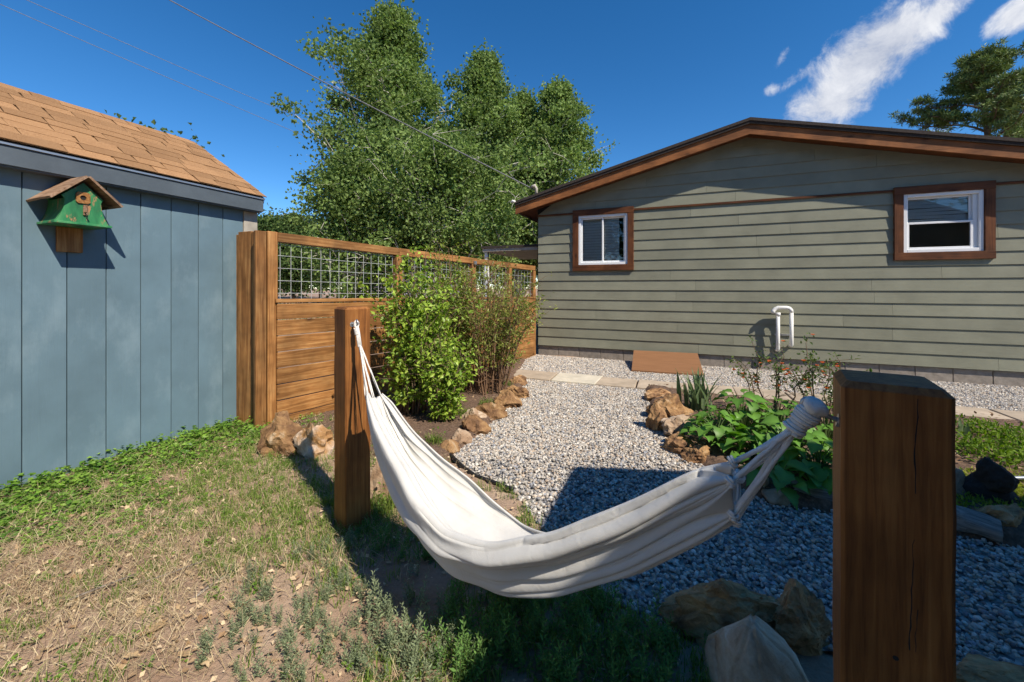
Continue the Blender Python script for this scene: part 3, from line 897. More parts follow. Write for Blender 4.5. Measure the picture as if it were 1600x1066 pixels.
# ------------------------------------------------------------------ shed
SX = -3.855
def shed():
    Y0, Y1 = -1.0, 2.728
    S = empty('shed', (SX - 1.04, (Y0 + Y1) / 2, 0))
    off = Vector((-(SX - 1.04), -(Y0 + Y1) / 2, 0))
    def P(o): o.location = o.location + off; return o
    zt = 2.16
    XE, XR, ZE, ZR = SX + 0.10, SX - 1.04, 2.185, 2.885
    back = SX - 2.08
    wall = P(MB().box(back, SX - 0.012, Y0 + .01, Y1 - .01, -0.02, zt).build('wall', M_shed, S))
    y = 1.191 - 0.2042 * 10
    while y < Y1 - 0.15:
        y2 = min(y + 0.2042, Y1 - 0.125)
        v, f = box_vf(-0.0135, 0.004, -(y2 - y) / 2 + .0025, (y2 - y) / 2 - .0025, 0.03, zt - 0.02, 0.002)
        o = mobj('siding_board', py_mesh('siding_board', v, f), M_shed, wall); o.location = (SX, (y + y2) / 2, 0)
        y = y2
    v, f = box_vf(-0.02, 0.014, Y1 - .122, Y1 + .012, 0.03, zt - .02, 0.003)
    o = mobj('corner_trim', py_mesh('corner_trim', v, f), M_beige, wall); o.location = (SX, 0, 0)
    # gable ends
    for yy in (Y0 + .012, Y1 - .012):
        g_ = MB().add([(SX - .012, yy, zt - .002), (XR, yy, ZR - .06), (back, yy, zt - .002)], [[0, 1, 2]])
        P(g_.build('gable_end', M_shed, S))
    # roof deck
    R0, R1 = Y0 - .06, Y1 + .02
    XB = 2 * XR - XE
    pr = [(XE, ZE - .012), (XR, ZR - .012), (XB, ZE - .012), (XB, ZE - .04), (XR, ZR - .04), (XE, ZE - .04)]
    mb = MB().add([(a, R0, b) for a, b in pr] + [(a, R1, b) for a, b in pr],
                  [[0, 1, 4, 5], [1, 2, 3, 4], [6, 11, 10, 7], [7, 10, 9, 8], [0, 6, 7, 1], [1, 7, 8, 2], [5, 4, 10, 11], [4, 3, 9, 10], [0, 5, 11, 6], [2, 8, 9, 3]])
    roof = P(mb.build('roof', M_shed_trim, S))
    bar('fascia', (XE - .008, R0, ZE - .095), (XE - .008, R1 - .01, ZE - .095), 0.02, 0.115, M_shed_trim, roof, c=.002)
    bar('drip_edge', (XE + .008, R0, ZE - .026), (XE + .008, R1, ZE - .026), 0.010, 0.014, M_steel, roof, c=.001)
    bar('rake_trim', (XE - .02, R1 - .012, ZE - .09), (XR, R1 - .012, ZR - .09), 0.02, 0.10, M_shed_trim, roof, c=.002)
    bar('soffit', (SX + .045, R0, ZE - .157), (SX + .045, R1 - .02, ZE - .157), 0.09, 0.008, M_shed_trim, roof, c=0)
    # shingles, course by course
    sl = Vector((XR - XE, 0, ZR - ZE)); Ls = sl.length; sd = sl.normalized()
    nrm = Vector((-sd.z, 0, sd.x)); 
    if nrm.z < 0: nrm = -nrm
    rows = 10; ex = (Ls + 0.012) / rows
    r0 = random.Random(5)
    def shingle(base, w, top, tilt, parent):
        v = [(0, -w / 2, 0), (0, w / 2, 0), (top, w / 2, -.001), (top, -w / 2, -.001), (0, -w / 2, .0055), (0, w / 2, .0055), (top, w / 2, .003), (top, -w / 2, .003)]
        # trapezoid tab as on laminated shingles
        e = min(.018, w * .15)
        v[2] = (top, w / 2 - e * r0.random(), -.001); v[6] = (top, v[2][1], .003)
        me = py_mesh('shingle', v, [[0, 3, 2, 1], [4, 5, 6, 7], [0, 1, 5, 4], [1, 2, 6, 5], [2, 3, 7, 6], [3, 0, 4, 7]])
        o = mobj('shingle', me, M_shingle, parent)
        # local X up the slope, Y along the eave
        x = sd; yv = Vector((0, 1, 0)); z = x.cross(yv)
        if z.z < 0: yv = -yv; z = x.cross(yv)
        o.matrix_local = Matrix(((x.x, yv.x, z.x, base.x), (x.y, yv.y, z.y, base.y), (x.z, yv.z, z.z, base.z), (0, 0, 0, 1)))
    for k in range(rows):
        base = Vector((XE + .018, 0, ZE - .010 - .0)) + sd * (k * ex) + nrm * 0.004
        y = R0 - r0.uniform(0, .2) + 0.06
        while y < R1 + .01:
            w = r0.uniform(.16, .34)
            y2 = min(y + w, R1 + .012)
            if y2 > 0.2 and y2 - y > .03:
                lift = r0.choice((0.0, 0.003, 0.0045))
                shingle(Vector((base.x, (y + y2) / 2, base.z)) + nrm * (lift + 0.0025), y2 - y - .004, ex + (.02 if k < rows - 1 else 0), 0, roof)
            y = y2
    # plain far end of the roof beyond the frame: one sheet
    bs = [Vector((XE + .018, 0, ZE - .010)) + nrm * .0045, Vector((XE, 0, ZE - .010)) + sd * Ls + nrm * .0045]
    q = MB().add([(bs[0].x, R0, bs[0].z), (bs[0].x, R1 + .012, bs[0].z), (bs[1].x, R1 + .012, bs[1].z), (bs[1].x, R0, bs[1].z)], [[0, 1, 2, 3]])
    q.build('underlay', M_shingle, roof)
    q = MB().add([(XB, R0, ZE - .006), (XB, R1, ZE - .006), (XR, R1, ZR - .003), (XR, R0, ZR - .003)], [[0, 1, 2, 3]])
    q.build('back_slope', M_shingle, roof)
    y = 0.1
    while y < R1:
        y2 = min(y + .30, R1 + .012)
        cp = MB().add([(XR + .12, y, ZR - .062), (XR, y, ZR + .014), (XR - .12, y, ZR - .062), (XR + .12, y2 - .006, ZR - .068), (XR, y2 - .006, ZR + .008), (XR - .12, y2 - .006, ZR - .068)], [[0, 1, 4, 3], [1, 2, 5, 4]])
        cp.build('ridge_cap', M_shingle, roof)
        y = y2
    tag(S, 'blue grey shed with grooved siding and brown shingle roof', 'shed')
shed()

def birdhouse():
    cy = 1.392; zb = 1.715
    B = empty('birdhouse', (SX + .006, cy, zb))
    # local: x out of the wall, y along it
    D = .215; wb = .128; wt = .088; zt = .150; pk = .296
    prof = []
    for i in range(9):                       # flaring side, wide at the base
        t = i / 8
        prof.append((wb - (wb - wt) * (1 - (1 - t) ** 2.2), t * zt))
    n = len(prof)
    for s in (-1, 1):
        v = [(.012, s * a, b) for a, b in prof] + [(D - .006, s * a, b) for a, b in prof]
        v += [(.012, s * (a - .010), b) for a, b in prof] + [(D - .006, s * (a - .010), b) for a, b in prof]
        f = []
        for i in range(n - 1):
            f.append([i, i + 1, n + i + 1, n + i]); f.append([2 * n + i, 3 * n + i, 3 * n + i + 1, 2 * n + i + 1])
        mobj('side_wall', py_mesh('side_wall', v, f, True), M_green, B)
    def facep(x0, x1, name):
        pts = [(a, b) for a, b in prof] + [(wt + .012, zt + .018), (0, pk - .03), (-wt - .012, zt + .018)] + [(-a, b) for a, b in prof[::-1]]
        m = len(pts)
        v = [(x1, a, b) for a, b in pts] + [(x0, a, b) for a, b in pts]
        f = [list(range(m)), list(range(m, 2 * m))[::-1]] + [[i, i + m, (i + 1) % m + m, (i + 1) % m] for i in range(m)]
        return mobj(name, py_mesh(name, v, f), M_green, B)
    fr = facep(D - .008, D + .006, 'front')
    facep(.0, .012, 'back')
    MB().box(.0, D + .022, -wb - .012, wb + .012, -.016, -.001, .002).build('floor_board', M_green, B)
    # roof: two boards with overhang, weathered wood
    for s in (-1, 1):
        p0 = Vector((0, 0, pk)); p1 = Vector((0, s * .170, pk - .168))
        d = (p1 - p0).normalized(); nn = Vector((0, -d.z * s, d.y * s)); 
        if nn.z < 0: nn = -nn
        t = .014
        k = -.012 if s < 0 else 0.0
        q = [p0 - d * .0 , p1, p1 + nn * t, p0 + nn * t]
        for (xa, xb, dl, nm) in ((.0, .135, .010 if s < 0 else 0, 'roof_board'), (.137, D + .072, 0, 'roof_board')):
            v = [(xa, a.y, a.z) for a in [p0, p1 + d * dl, p1 + d * dl + nn * t, p0 + nn * t]] + [(xb, a.y, a.z) for a in [p0, p1, p1 + nn * t, p0 + nn * t]]
            mobj(nm, py_mesh(nm, v, [[0, 1, 2, 3], [7, 6, 5, 4], [0, 4, 5, 1], [1, 5, 6, 2], [2, 6, 7, 3], [3, 7, 4, 0]]), M_oldroof, B)
    # entrance block with round hole
    m = 20; y0, z0 = -.004, .165
    ring = [(D + .016, y0 + .016 * math.cos(2 * math.pi * i / m), z0 + .016 * math.sin(2 * math.pi * i / m)) for i in range(m)]
    sq = []
    for i in range(m):
        a = 2 * math.pi * i / m; c, s_ = math.cos(a), math.sin(a); k = .034 / max(abs(c), abs(s_))
        sq.append((D + .016, y0 + k * c, z0 + k * s_ * 1.08))
    back = [(D + .0065, p[1], p[2]) for p in sq]
    rin = [(D - .003, p[1], p[2]) for p in ring]
    v = ring + sq + back + rin
    f = [[i, m + i, m + (i + 1) % m, (i + 1) % m] for i in range(m)] + [[m + i, 2 * m + i, 2 * m + (i + 1) % m, m + (i + 1) % m] for i in range(m)] + [[i, (i + 1) % m, 3 * m + (i + 1) % m, 3 * m + i] for i in range(m)]
    mobj('entrance_block', py_mesh('entrance_block', v, f), M_cedar_x, fr)
    MB().tube([(D + .0068, y0, z0), (D + .0075, y0, z0)], .0162, 16).build('entrance_hole', M_dark, fr)
    MB().box(D + .006, D + .018, -.004, .018, .050, .118, .003).build('mount_strip', M_oldroof, fr)
    MB().tube([(D + .006, .002, .072), (D + .055, .002, .068)], .0045, 8).build('perch', M_oldroof, fr)
    MB().box(.0, .02, -.052, .075, -.185, -.017, .002).build('mounting_board', M_cedar_z, B)
    tag(B, 'weathered green wooden birdhouse mounted on the blue shed wall', 'birdhouse')
birdhouse()

# ------------------------------------------------------------------ fence
FA, FB = Vector((-3.47, 2.60, 0)), Vector((-2.475, 7.20, 0))
def fence():
    F = empty('fence', FA)
    u = (FB - FA); Lf = u.length; u.normalize()
    side = Vector((u.y, -u.x, 0))                       # garden side
    def zt(s): return 1.805 - 0.105 * s / Lf
    def zm(s): return 1.165 - 0.065 * s / Lf
    def at(s, o=0.0, z=0.0): return u * s + side * o + Vector((0, 0, z))
    def s_of(px):                                       # where along the fence a photo column falls
        t = (px - 800) / FPX
        # point p = FA + u s ; cx/d = t
        c0, d0 = FA.x * CY + FA.y * SY, -FA.x * SY + FA.y * CY
        c1, d1 = u.x * CY + u.y * SY, -u.x * SY + u.y * CY
        return (t * d0 - c0) / (c1 - t * d1)
    ps = [0.0, s_of(621), s_of(737.5), s_of(794.5), Lf - .03]
    print('fence posts', ps, Lf)
    for i, s in enumerate(ps):
        a = at(s)
        v, f = box_vf(-.045, .045, -.045, .045, -.05, zt(s) - (.0 if i in (0,) else .092), .004)
        o = mobj('fence_post', py_mesh('fence_post', v, f), M_cedar_z, F); o.location = a; o.rotation_euler.z = math.atan2(u.y, u.x)
    for i in range(4):
        s0, s1 = ps[i] + .047, ps[i + 1] - .047
        sa, sb = (ps[i] + .047 if i == 0 else ps[i] + .001), (ps[i + 1] - .001 if i < 3 else Lf)
        bar('top_rail', at(sa, .0, zt(sa) - .045), at(sb, .0, zt(sb) - .045), .09, .088, M_cedar_x, F)
        bar('middle_rail', at(s0 - .03, .060, zm(s0)), at(s1 + .03, .060, zm(s1)), .028, .036, M_cedar_x, F)
        bar('middle_rail', at(s0, .0, zm(s0) + .0), at(s1, .0, zm(s1)), .088, .034, M_cedar_x, F)
        k = 0
        z = zm((s0 + s1) / 2) - .092
        top0, top1 = zm(s0) - .025, zm(s1) - .025
        for k in range(8):
            z0, z1 = top0 - .075 - k * .150, top1 - .075 - k * .150
            if z1 < -0.06: break
            w = R.uniform(.002, .010)
            bar('fence_board', at(s0 - .02, .058, z0), at(s1 + .02, .058, z1), .020, .150 - w, M_cedar_x, F, c=.003)
        # welded wire panel
        mb = MB(); r = .0024
        n = max(2, int((s1 - s0) / .102))
        for j in range(n + 1):
            s = s0 + (s1 - s0) * (j + .35) / (n + .7)
            mb.tube([at(s, .005, zm(s) + .018), at(s, .005, zt(s) - .09)], r, 4, False)
        for f0 in (.13, .345, .56, .775, .965):
            mb.tube([at(s0, .010, zm(s0) + (zt(s0) - .09 - zm(s0)) * f0), at(s1, .010, zm(s1) + (zt(s1) - .09 - zm(s1)) * f0)], r, 4, False)
        mb.build('wire_panel', M_wire, F)
    # upright boards closing the gap to the shed
    x = -.395
    for w, dy, h in ((.055, .012, 1.79), (.185, .0, 1.812), (.100, -.006, 1.80)):
        v, f = box_vf(-w / 2 + .002, w / 2 - .002, -.014, .014, -.04, h, .004)
        o = mobj('upright_board', py_mesh('upright_board', v, f), M_cedar_z, F); o.location = (x + w / 2, -.06 + dy, 0)
        x += w
    v, f = box_vf(-.02, .02, -.045, .045, -.04, 1.80, .004)
    o = mobj('upright_board', py_mesh('upright_board', v, f), M_cedar_z, F); o.location = (.0, -.102, 0); o.rotation_euler.z = math.atan2(u.y, u.x) - math.pi / 2
    MB().tube([at(ps[2], .06, zt(ps[2]) - .1), at(ps[2], .062, zt(ps[2]) - .05)], .03, 8).build('wire_clip', M_steel, F)
    tag(F, 'stained cedar fence of horizontal boards topped by wire mesh panels', 'fence')
fence()

# ------------------------------------------------------------------ building behind the camera that shades the right of the yard
def outbuilding():
    H_ = 2.6; kx, ky = SUN_DIR.x / SUN_DIR.z, -SUN_DIR.y / SUN_DIR.z
    A = G(905, 732)
    ex, ey = A.x + kx * H_ - 0.05, A.y - ky * H_
    O = empty('outbuilding', (ex + 3.0, ey - 3, 0))
    o_ = Vector((-(ex + 3.0), -(ey - 3), 0))
    def P(o): o.location = o_; return o
    m = 0.45; xr = ex + 3.0; x2 = ex + 6.0; ya, yb = ey - .3, ey - 6.5
    zr = H_ + m * 3
    P(MB().add([(ex + .3, ya, -.02), (x2 - .3, ya, -.02), (x2 - .3, ya, H_ + .1), (xr, ya, zr - .08), (ex + .3, ya, H_ + .1), (ex + .3, yb, -.02), (x2 - .3, yb, -.02), (x2 - .3, yb, H_ + .1), (xr, yb, zr - .08), (ex + .3, yb, H_ + .1)],
               [[1, 0, 4, 3, 2], [5, 6, 7, 8, 9], [0, 5, 9, 4], [6, 1, 2, 7]]).build('wall', M_siding, O))
    pr = [(ex, H_), (xr, zr), (x2, H_), (x2, H_ - .12), (xr, zr - .12), (ex, H_ - .12)]
    P(MB().add([(a, ey, b) for a, b in pr] + [(a, yb - .3, b) for a, b in pr],
               [[0, 5, 4, 1], [1, 4, 3, 2], [6, 7, 10, 11], [7, 8, 9, 10], [0, 1, 7, 6], [1, 2, 8, 7], [5, 11, 10, 4], [4, 10, 9, 3], [0, 6, 11, 5], [2, 3, 9, 8]]).build('roof', M_asphalt, O))
    P(MB().box(ex + 2.4, ex + 3.3, ya + .003, ya + .04, 0, 2.05, .005).build('door', M_brown_x, O))
    tag(O, 'gabled outbuilding beside the camera that shades the right hand yard', 'building')
outbuilding()

# ------------------------------------------------------------------ posts and hammock
def unit(a): return a / np.linalg.norm(a)
LP = CW(-.868, 2.175, 0); RP = CW(.732, .782, 0)          # post centres
LROT = YAW + math.radians(47.2); RROT = YAW + math.radians(-37.0)
# (front tangents 47 deg and -37 deg seen from the camera axis)
def post(loc, rot, h, w):
    P = empty('hammock_post', loc, rot)
    bm = bmesh.new()
    v, f = box_vf(-w, w, -w, w, -.06, h, .009)
    n = 10
    v, f = [], []
    prof = [(w, -.06)] + [(w + R.uniform(-.0012, .0012), h * i / n) for i in range(1, n)] + [(w, h - .012), (w - .011, h)]
    c = .006
    for (q, z) in prof:
        v += [(-q + c, -q, z), (q - c, -q, z), (q, -q + c, z), (q, q - c, z), (q - c, q, z), (-q + c, q, z), (-q, q - c, z), (-q, -q + c, z)]
    for i in range(len(prof) - 1):
        for k in range(8):
            f.append([i * 8 + k, i * 8 + (k + 1) % 8, i * 8 + 8 + (k + 1) % 8, i * 8 + 8 + k])
    f.append([(len(prof) - 1) * 8 + k for k in range(8)])
    mobj('timber', py_mesh('timber', v, f), M_post, P)
    return P, w
PL, w = post(LP, YAW + math.radians(47.2), 1.183, .070)
tag(PL, 'square stained timber post in the sun holding the far end of the hammock', 'post', 'hammock posts')
PR, w = post(RP, YAW + math.radians(-34.0), 1.108, .0760)
tag(PR, 'dark shaded timber post in the right foreground with a long crack', 'post', 'hammock posts')
# drying crack down the right post's near face
def crack():
    rr = random.Random(3)
    def run(x, z0, z1, hmax, seed):
        rr = random.Random(seed); n = int((z0 - z1) / .016); v, f = [], []
        for i in range(n + 1):
            t = i / n; z = z0 + (z1 - z0) * t
            x += rr.gauss(0, .0011)
            h = hmax * (.35 + .65 * abs(math.sin(2.6 * math.pi * t + 1))) * rr.uniform(.3, 1.0) + .0001
            v += [(x - h, -w - .0005, z), (x + h, -w - .0005, z)]
            if i: f.append([2 * i - 2, 2 * i - 1, 2 * i + 1, 2 * i])
        mobj('crack', py_mesh('crack', v, f), M_dark, PR)
    run(.026, 1.09, .04, .0011, 2); run(.030, .72, .30, .0006, 5)
    MB().tube([(.0, -w - .0002, .62), (.0, -w - .0008, .62)], .0045, 8).build('nail_hole', M_dark, PR)
crack()
def hook(parent, base, tip, name='eye_hook'):
    b, t = Vector(base), Vector(tip)
    d = (t - b)
    pts = [b, b + d * .35, b + d * .7 + Vector((0, 0, .004))]
    for i in range(9):
        a = math.pi * (1.0 - 1.5 * i / 8)
        pts.append(t + Vector((0, 0, .016)) + Vector((d.normalized().x * .016 * math.sin(a), d.normalized().y * .016 * math.sin(a), -.016 * abs(math.cos(a)) if i < 5 else .016 * math.cos(a + math.pi))))
    return MB().tube(pts, .0045, 8).build(name, M_steel, parent, True)

# hammock ends in camera-plan coordinates (x to the right, d away)
HL, HR = np.array([-.805, 2.07]), np.array([.613, .823])
ZL, ZRR = 1.093, 1.031
sd_ = unit(HR - HL); nn_ = np.array([.66, .751])
def lw(s, off):
    q = HL + (HR - HL) * s + nn_ * off
    return q
KEY = np.array([  # s, near half width, far half width, near lip z, far lip z, bottom z
    [.095, .048, .045, .772, .765, .735],
    [.14, .080, .060, .728, .700, .600],
    [.20, .120, .085, .672, .596, .470],
    [.30, .165, .140, .585, .482, .355],
    [.40, .195, .190, .510, .392, .306],
    [.50, .200, .200, .470, .345, .300],
    [.60, .172, .172, .488, .385, .318],
    [.70, .125, .110, .566, .505, .392],
    [.80, .085, .066, .708, .670, .515],
    [.88, .062, .043, .835, .815, .655],
    [.930, .050, .034, .888, .885, .745]])
def curve(col, s):
    y = np.interp(s, KEY[:, 0], KEY[:, col])
    k = np.hanning(31); k /= k.sum()
    yp = np.concatenate([2 * y[0] - y[1:16][::-1], y, 2 * y[-1] - y[-16:-1][::-1]])
    return np.convolve(yp, k, 'valid')
NS, NV = 320, 230
S_ = np.linspace(.095, .930, NS)
cn, cf, zn, zf, zb = (curve(i, S_) for i in range(1, 6))
zb = zb + .012
V_ = np.linspace(0, 1, NV)
def hammock():
    Hm = empty('hammock', CW(-.096, 1.4465, 0))
    org = np.array(Hm.location)
    s = S_[:, None]; v = V_[None, :]
    phi = (v - .5) * np.pi * 1.04
    sn, cs = np.sin(phi), np.cos(phi)
    lat = np.where(sn < 0, sn * cn[:, None], sn * cf[:, None])
    lip = np.where(sn < 0, zn[:, None], zf[:, None])
    hz = zb[:, None] + (lip - zb[:, None]) * (1 - np.clip(cs, -1, 1)) ** 1.15
    # folds gathered from both ends; deep at the ends, shallow in the middle
    eL = np.exp(-((S_ - .095) / .20) ** 1.3)[:, None]; eR = np.exp(-((.93 - S_) / .40) ** 1.8)[:, None]
    near = 1 / (1 + np.exp((v - .52) * 16))
    def pleat(n, ph, wob):
        x = n * (v + wob) + ph
        return np.abs(np.sin(np.pi * x)) ** .62 - .66
    w1 = .020 * np.sin(6 * s + 9 * v) + .012 * np.sin(13 * s - 5 * v + 1)
    def crease(n, ph, wob, p=.40): return np.abs(np.sin(np.pi * (n * (v + wob) + ph))) ** p - .8
    dR = (.021 * crease(13.0, .2, w1) + .012 * crease(7.0, .35, w1 * 1.6, .5) + .012 * pleat(3.5, .6, w1 * 1.5)) * eR * (.30 + .70 * near)
    dL = (.022 * crease(6.0, .55, w1 * .9, .5) + .010 * crease(13, .1, w1)) * eL
    mid = np.exp(-((S_ - .52) / .22) ** 2)[:, None]
    # rolled folds along the near lip, and slack creases low in the belly
    r1 = .020 * np.exp(-((v - .10 - .05 * np.sin(7 * s)) / .045) ** 2) - .018 * np.exp(-((v - .19 - .05 * np.sin(7 * s)) / .04) ** 2) \
        + .016 * np.exp(-((v - .29 - .09 * (s - .5)) / .05) ** 2) - .013 * np.exp(-((v - .375 - .10 * (s - .5)) / .035) ** 2) + .010 * np.exp(-((v - .45 - .1 * (s - .5)) / .05) ** 2)
    cr = .006 * np.sin(20 * v + 12 * s) * np.sin(9 * s + 3 * v) + .004 * np.sin(34 * v - 16 * s + 2) * np.sin(21 * s)
    far = .0045 * np.sin(24 * (v - .5) + 8 * s + 1.0) + .003 * np.sin(46 * (s - .3) + 18 * v)
    d = dR + dL + r1 * (mid * 1.35 + .4 * eR) + cr * mid * near + far * (1 - near) * (1 - .5 * eR)
    nl, nz_ = sn * 0.9, -cs
    nl = np.where(np.abs(lat) > 0, sn, sn); 
    L = lat + nl * d; Z = hz + nz_ * d
    # rolled lips lean outwards a little
    Z = Z + .010 * np.sin(19 * s + 1) * (1 - mid * .3) * (np.exp(-(v / .08) ** 2) + np.exp(-((1 - v) / .08) ** 2))
    # the near edge is folded back over itself: a flap of three soft pleats lying inside the lip
    NF = 70
    tau = np.linspace(1, 0, NF, endpoint=False)[None, :]
    fw = np.interp(S_, [.095, .14, .20, .30, .40, .48, .56, .65, .75, .93], [.030, .060, .098, .112, .118, .085, .060, .050, .040, .024])[:, None]
    fd = np.interp(S_, [.095, .20, .30, .42, .52, .65, .93], [.020, .060, .075, .070, .045, .030, .015])[:, None]
    wb = .05 * np.sin(9 * s + 3 * tau)
    pl = np.abs(np.sin(np.pi * (3.0 * (tau + wb) + .05))) ** .55
    amp = np.interp(S_, [.095, .2, .35, .5, .7, .93], [.012, .020, .019, .013, .010, .008])[:, None]
    Lf = L[:, :1] + fw * tau
    Zf = Z[:, :1] + amp * (pl - .15) + .012 * np.sin(np.pi * np.minimum(tau * 1.6, 1)) - fd * tau ** 3
    # where flap meets lip the roll is round
    rl = np.exp(-(tau / .10) ** 2); Zf = Zf + .006 * rl
    L = np.concatenate([Lf, L], 1); Z = np.concatenate([Zf, Z], 1)
    NT = NF + NV
    ss = s + 0 * L
    P = HL[None, None, :] + (HR - HL)[None, None, :] * ss[..., None] + nn_[None, None, :] * L[..., None]
    X = P[..., 0] * CY - P[..., 1] * SY; Y = P[..., 0] * SY + P[..., 1] * CY
    pts = np.stack([X, Y, Z], -1)
    # both ends gather into bunches, one for every cord knot
    def bunch(edges, w_, rows):
        cs_ = []
        for e0, e1 in zip(edges[:-1], edges[1:]):
            c = pts[:, e0:e1].mean(1, keepdims=True)
            pts[:, e0:e1] = pts[:, e0:e1] * (1 - w_[:, None, None]) + c * w_[:, None, None]
            cs_.append(pts[rows, e0:e1].mean(0))
        return cs_
    wR = np.clip((S_ - .882) / .048, 0, 1) ** 2.2 * .80
    wL = np.clip((.135 - S_) / .040, 0, 1) ** 2.2 * .72
    rb = bunch([0, 62, 112, 160, 206, 250, NT], wR, -2)
    lb = bunch([0, 70, 150, 215, NT], wL, 1)
    NV_ = NT
    i = np.arange(NS * NV_).reshape(NS, NV_)
    f = np.stack([i[:-1, :-1], i[1:, :-1], i[1:, 1:], i[:-1, 1:]], -1).reshape(-1, 4)
    me = fast_mesh('fabric', pts.reshape(-1, 3) - org, f, smooth=True)
    fab = mobj('fabric', me, M_cloth, Hm)
    so = fab.modifiers.new('thickness', 'SOLIDIFY'); so.thickness = .0022; so.offset = 0
    # sewn hems along both long edges
    for col in (0, NV_ - 1):
        q = [tuple(pts[k, col] - org) for k in range(0, NS, 3)]
        MB().tube(q, .0042, 7).build('hem', M_cloth, fab, True)
    # cords
    def w3(c, d_, z): return np.array(CW(c, d_, z)) - org
    KL, KR = w3(HL[0], HL[1], ZL), w3(HR[0], HR[1], ZRR)
    rr = random.Random(9)
    def cordrun(p, knot, r, sag, twist, seed, t_in=.0):
        rs = random.Random(seed); out = []
        for k in range(11):
            t = k / 10
            b = p * (1 - t) + knot * t
            b = b + np.array([0, 0, -sag * math.sin(math.pi * t)]) + np.array([rs.uniform(-1, 1), rs.uniform(-1, 1), rs.uniform(-1, 1)]) * .0012
            out.append(tuple(b))
        return MB().tube(out, r, 7).build('cord', M_rope, Hm, True)
    # left: slim cords from the gathered hem up to a whipped loop
    loopL = KL + np.array([0, 0, -.10]) + (pts[0].mean(0) - org - KL) * np.array([.22, .22, 0])
    for k, c in enumerate(lb):
        for j in range(3):
            p = c - org + np.array([rr.uniform(-.008, .008), rr.uniform(-.008, .008), -.004])
            cordrun(p, loopL + np.array([rr.uniform(-.006, .006), rr.uniform(-.006, .006), 0]), .0026, .0, 0, 40 + 3 * k + j)
    for k in range(3):
        a = [tuple(loopL + np.array([.004 * (k - 1), .004 * (k - 1), -.01])), tuple(loopL * .5 + KL * .5 + np.array([.005 * (k - 1), .003 * (k - 1), 0])), tuple(KL + np.array([.004 * (k - 1), 0, .012]))]
        MB().tube(a, .0050, 8).build('cord', M_rope, Hm, True)
    # wrapped eye at the left hook
    e = KL + np.array([0, 0, .004])
    ring = [tuple(e + np.array([.009 * math.cos(a) * .7, .009 * math.cos(a) * .7, .017 * math.sin(a)])) for a in np.linspace(0, 2 * math.pi, 15)]
    MB().tube(ring, .0055, 8).build('loop', M_rope, Hm, True)
    def whipping(c, axis, R0, n, r):
        axis = axis / np.linalg.norm(axis); u = np.cross(axis, [0, 0, 1.0]); u /= np.linalg.norm(u); w_ = np.cross(axis, u)
        q = []
        for k in range(n * 12 + 1):
            a = 2 * math.pi * k / 12
            rad = R0(k / (n * 12))
            q.append(tuple(c + axis * (k / 12 * r * 1.75) + (u * math.cos(a) + w_ * math.sin(a)) * rad))
        return MB().tube(q, r, 6).build('whipping', M_rope, Hm, True)
    whipping(KL + np.array([0, 0, -.018]), loopL - KL, lambda t: .011, 6, .0032)
    # right: thick ropes converging on the wrapped ball knot
    ax = KR - (pts[-1].mean(0) - org)
    ax = ax / np.linalg.norm(ax)
    neck = KR - ax * .050
    side = np.cross(ax, [0, 0, 1.0]); side /= np.linalg.norm(side)
    for k, c in enumerate(rb):
        p = c - org
        dirn = neck - p; dirn = dirn / np.linalg.norm(dirn)
        for j in range(2):
            e = neck + side * .011 * math.cos(k * 1.05 + 3.1 * j) + np.array([0, 0, .011 * math.sin(k * 1.05 + 3.1 * j)])
            cordrun(p - dirn * .006 + side * .003 * (j - .5), e, .0042 if j else .0052, .003, 0, 80 + 2 * k + j)
        # turns of cord tying off the bunch
        whipping(p - dirn * .003, dirn, lambda t: .0105 + .001 * math.sin(7 * t), 2, .0036)
    whipping(neck - ax * .006, ax, lambda t: .0165 + .002 * math.sin(t * 9), 5, .0046)
    whipping(KR - ax * .022, ax, lambda t: .0165 + .005 * math.sin(math.pi * min(1, t * 1.1)), 5, .0034)
    # folded cloth head of the knot
    u = np.cross(ax, [0, 0, 1.0]); u /= np.linalg.norm(u); w_ = np.cross(ax, u)
    vv, ff = [], []
    a_, b_ = 18, 12
    for j in range(b_ + 1):
        th = math.pi * j / b_
        for k in range(a_):
            ps_ = 2 * math.pi * k / a_
            rad = .0235 * math.sin(th) ** .8 * (1 + .13 * math.sin(3 * ps_ + 2 * th) + .06 * math.sin(7 * ps_))
            vv.append(tuple(KR + ax * (.014 - .017 * math.cos(th)) + (u * math.cos(ps_) * 1.15 + w_ * math.sin(ps_)) * rad))
    for j in range(b_):
        for k in range(a_):
            ff.append([j * a_ + k, j * a_ + (k + 1) % a_, (j + 1) * a_ + (k + 1) % a_, (j + 1) * a_ + k])
    mobj('knot', py_mesh('knot', vv, ff, True), M_rope, Hm)
    tag(Hm, 'white canvas hammock slung between two timber posts', 'hammock')
    return KL + org, KR + org
KLw, KRw = hammock()
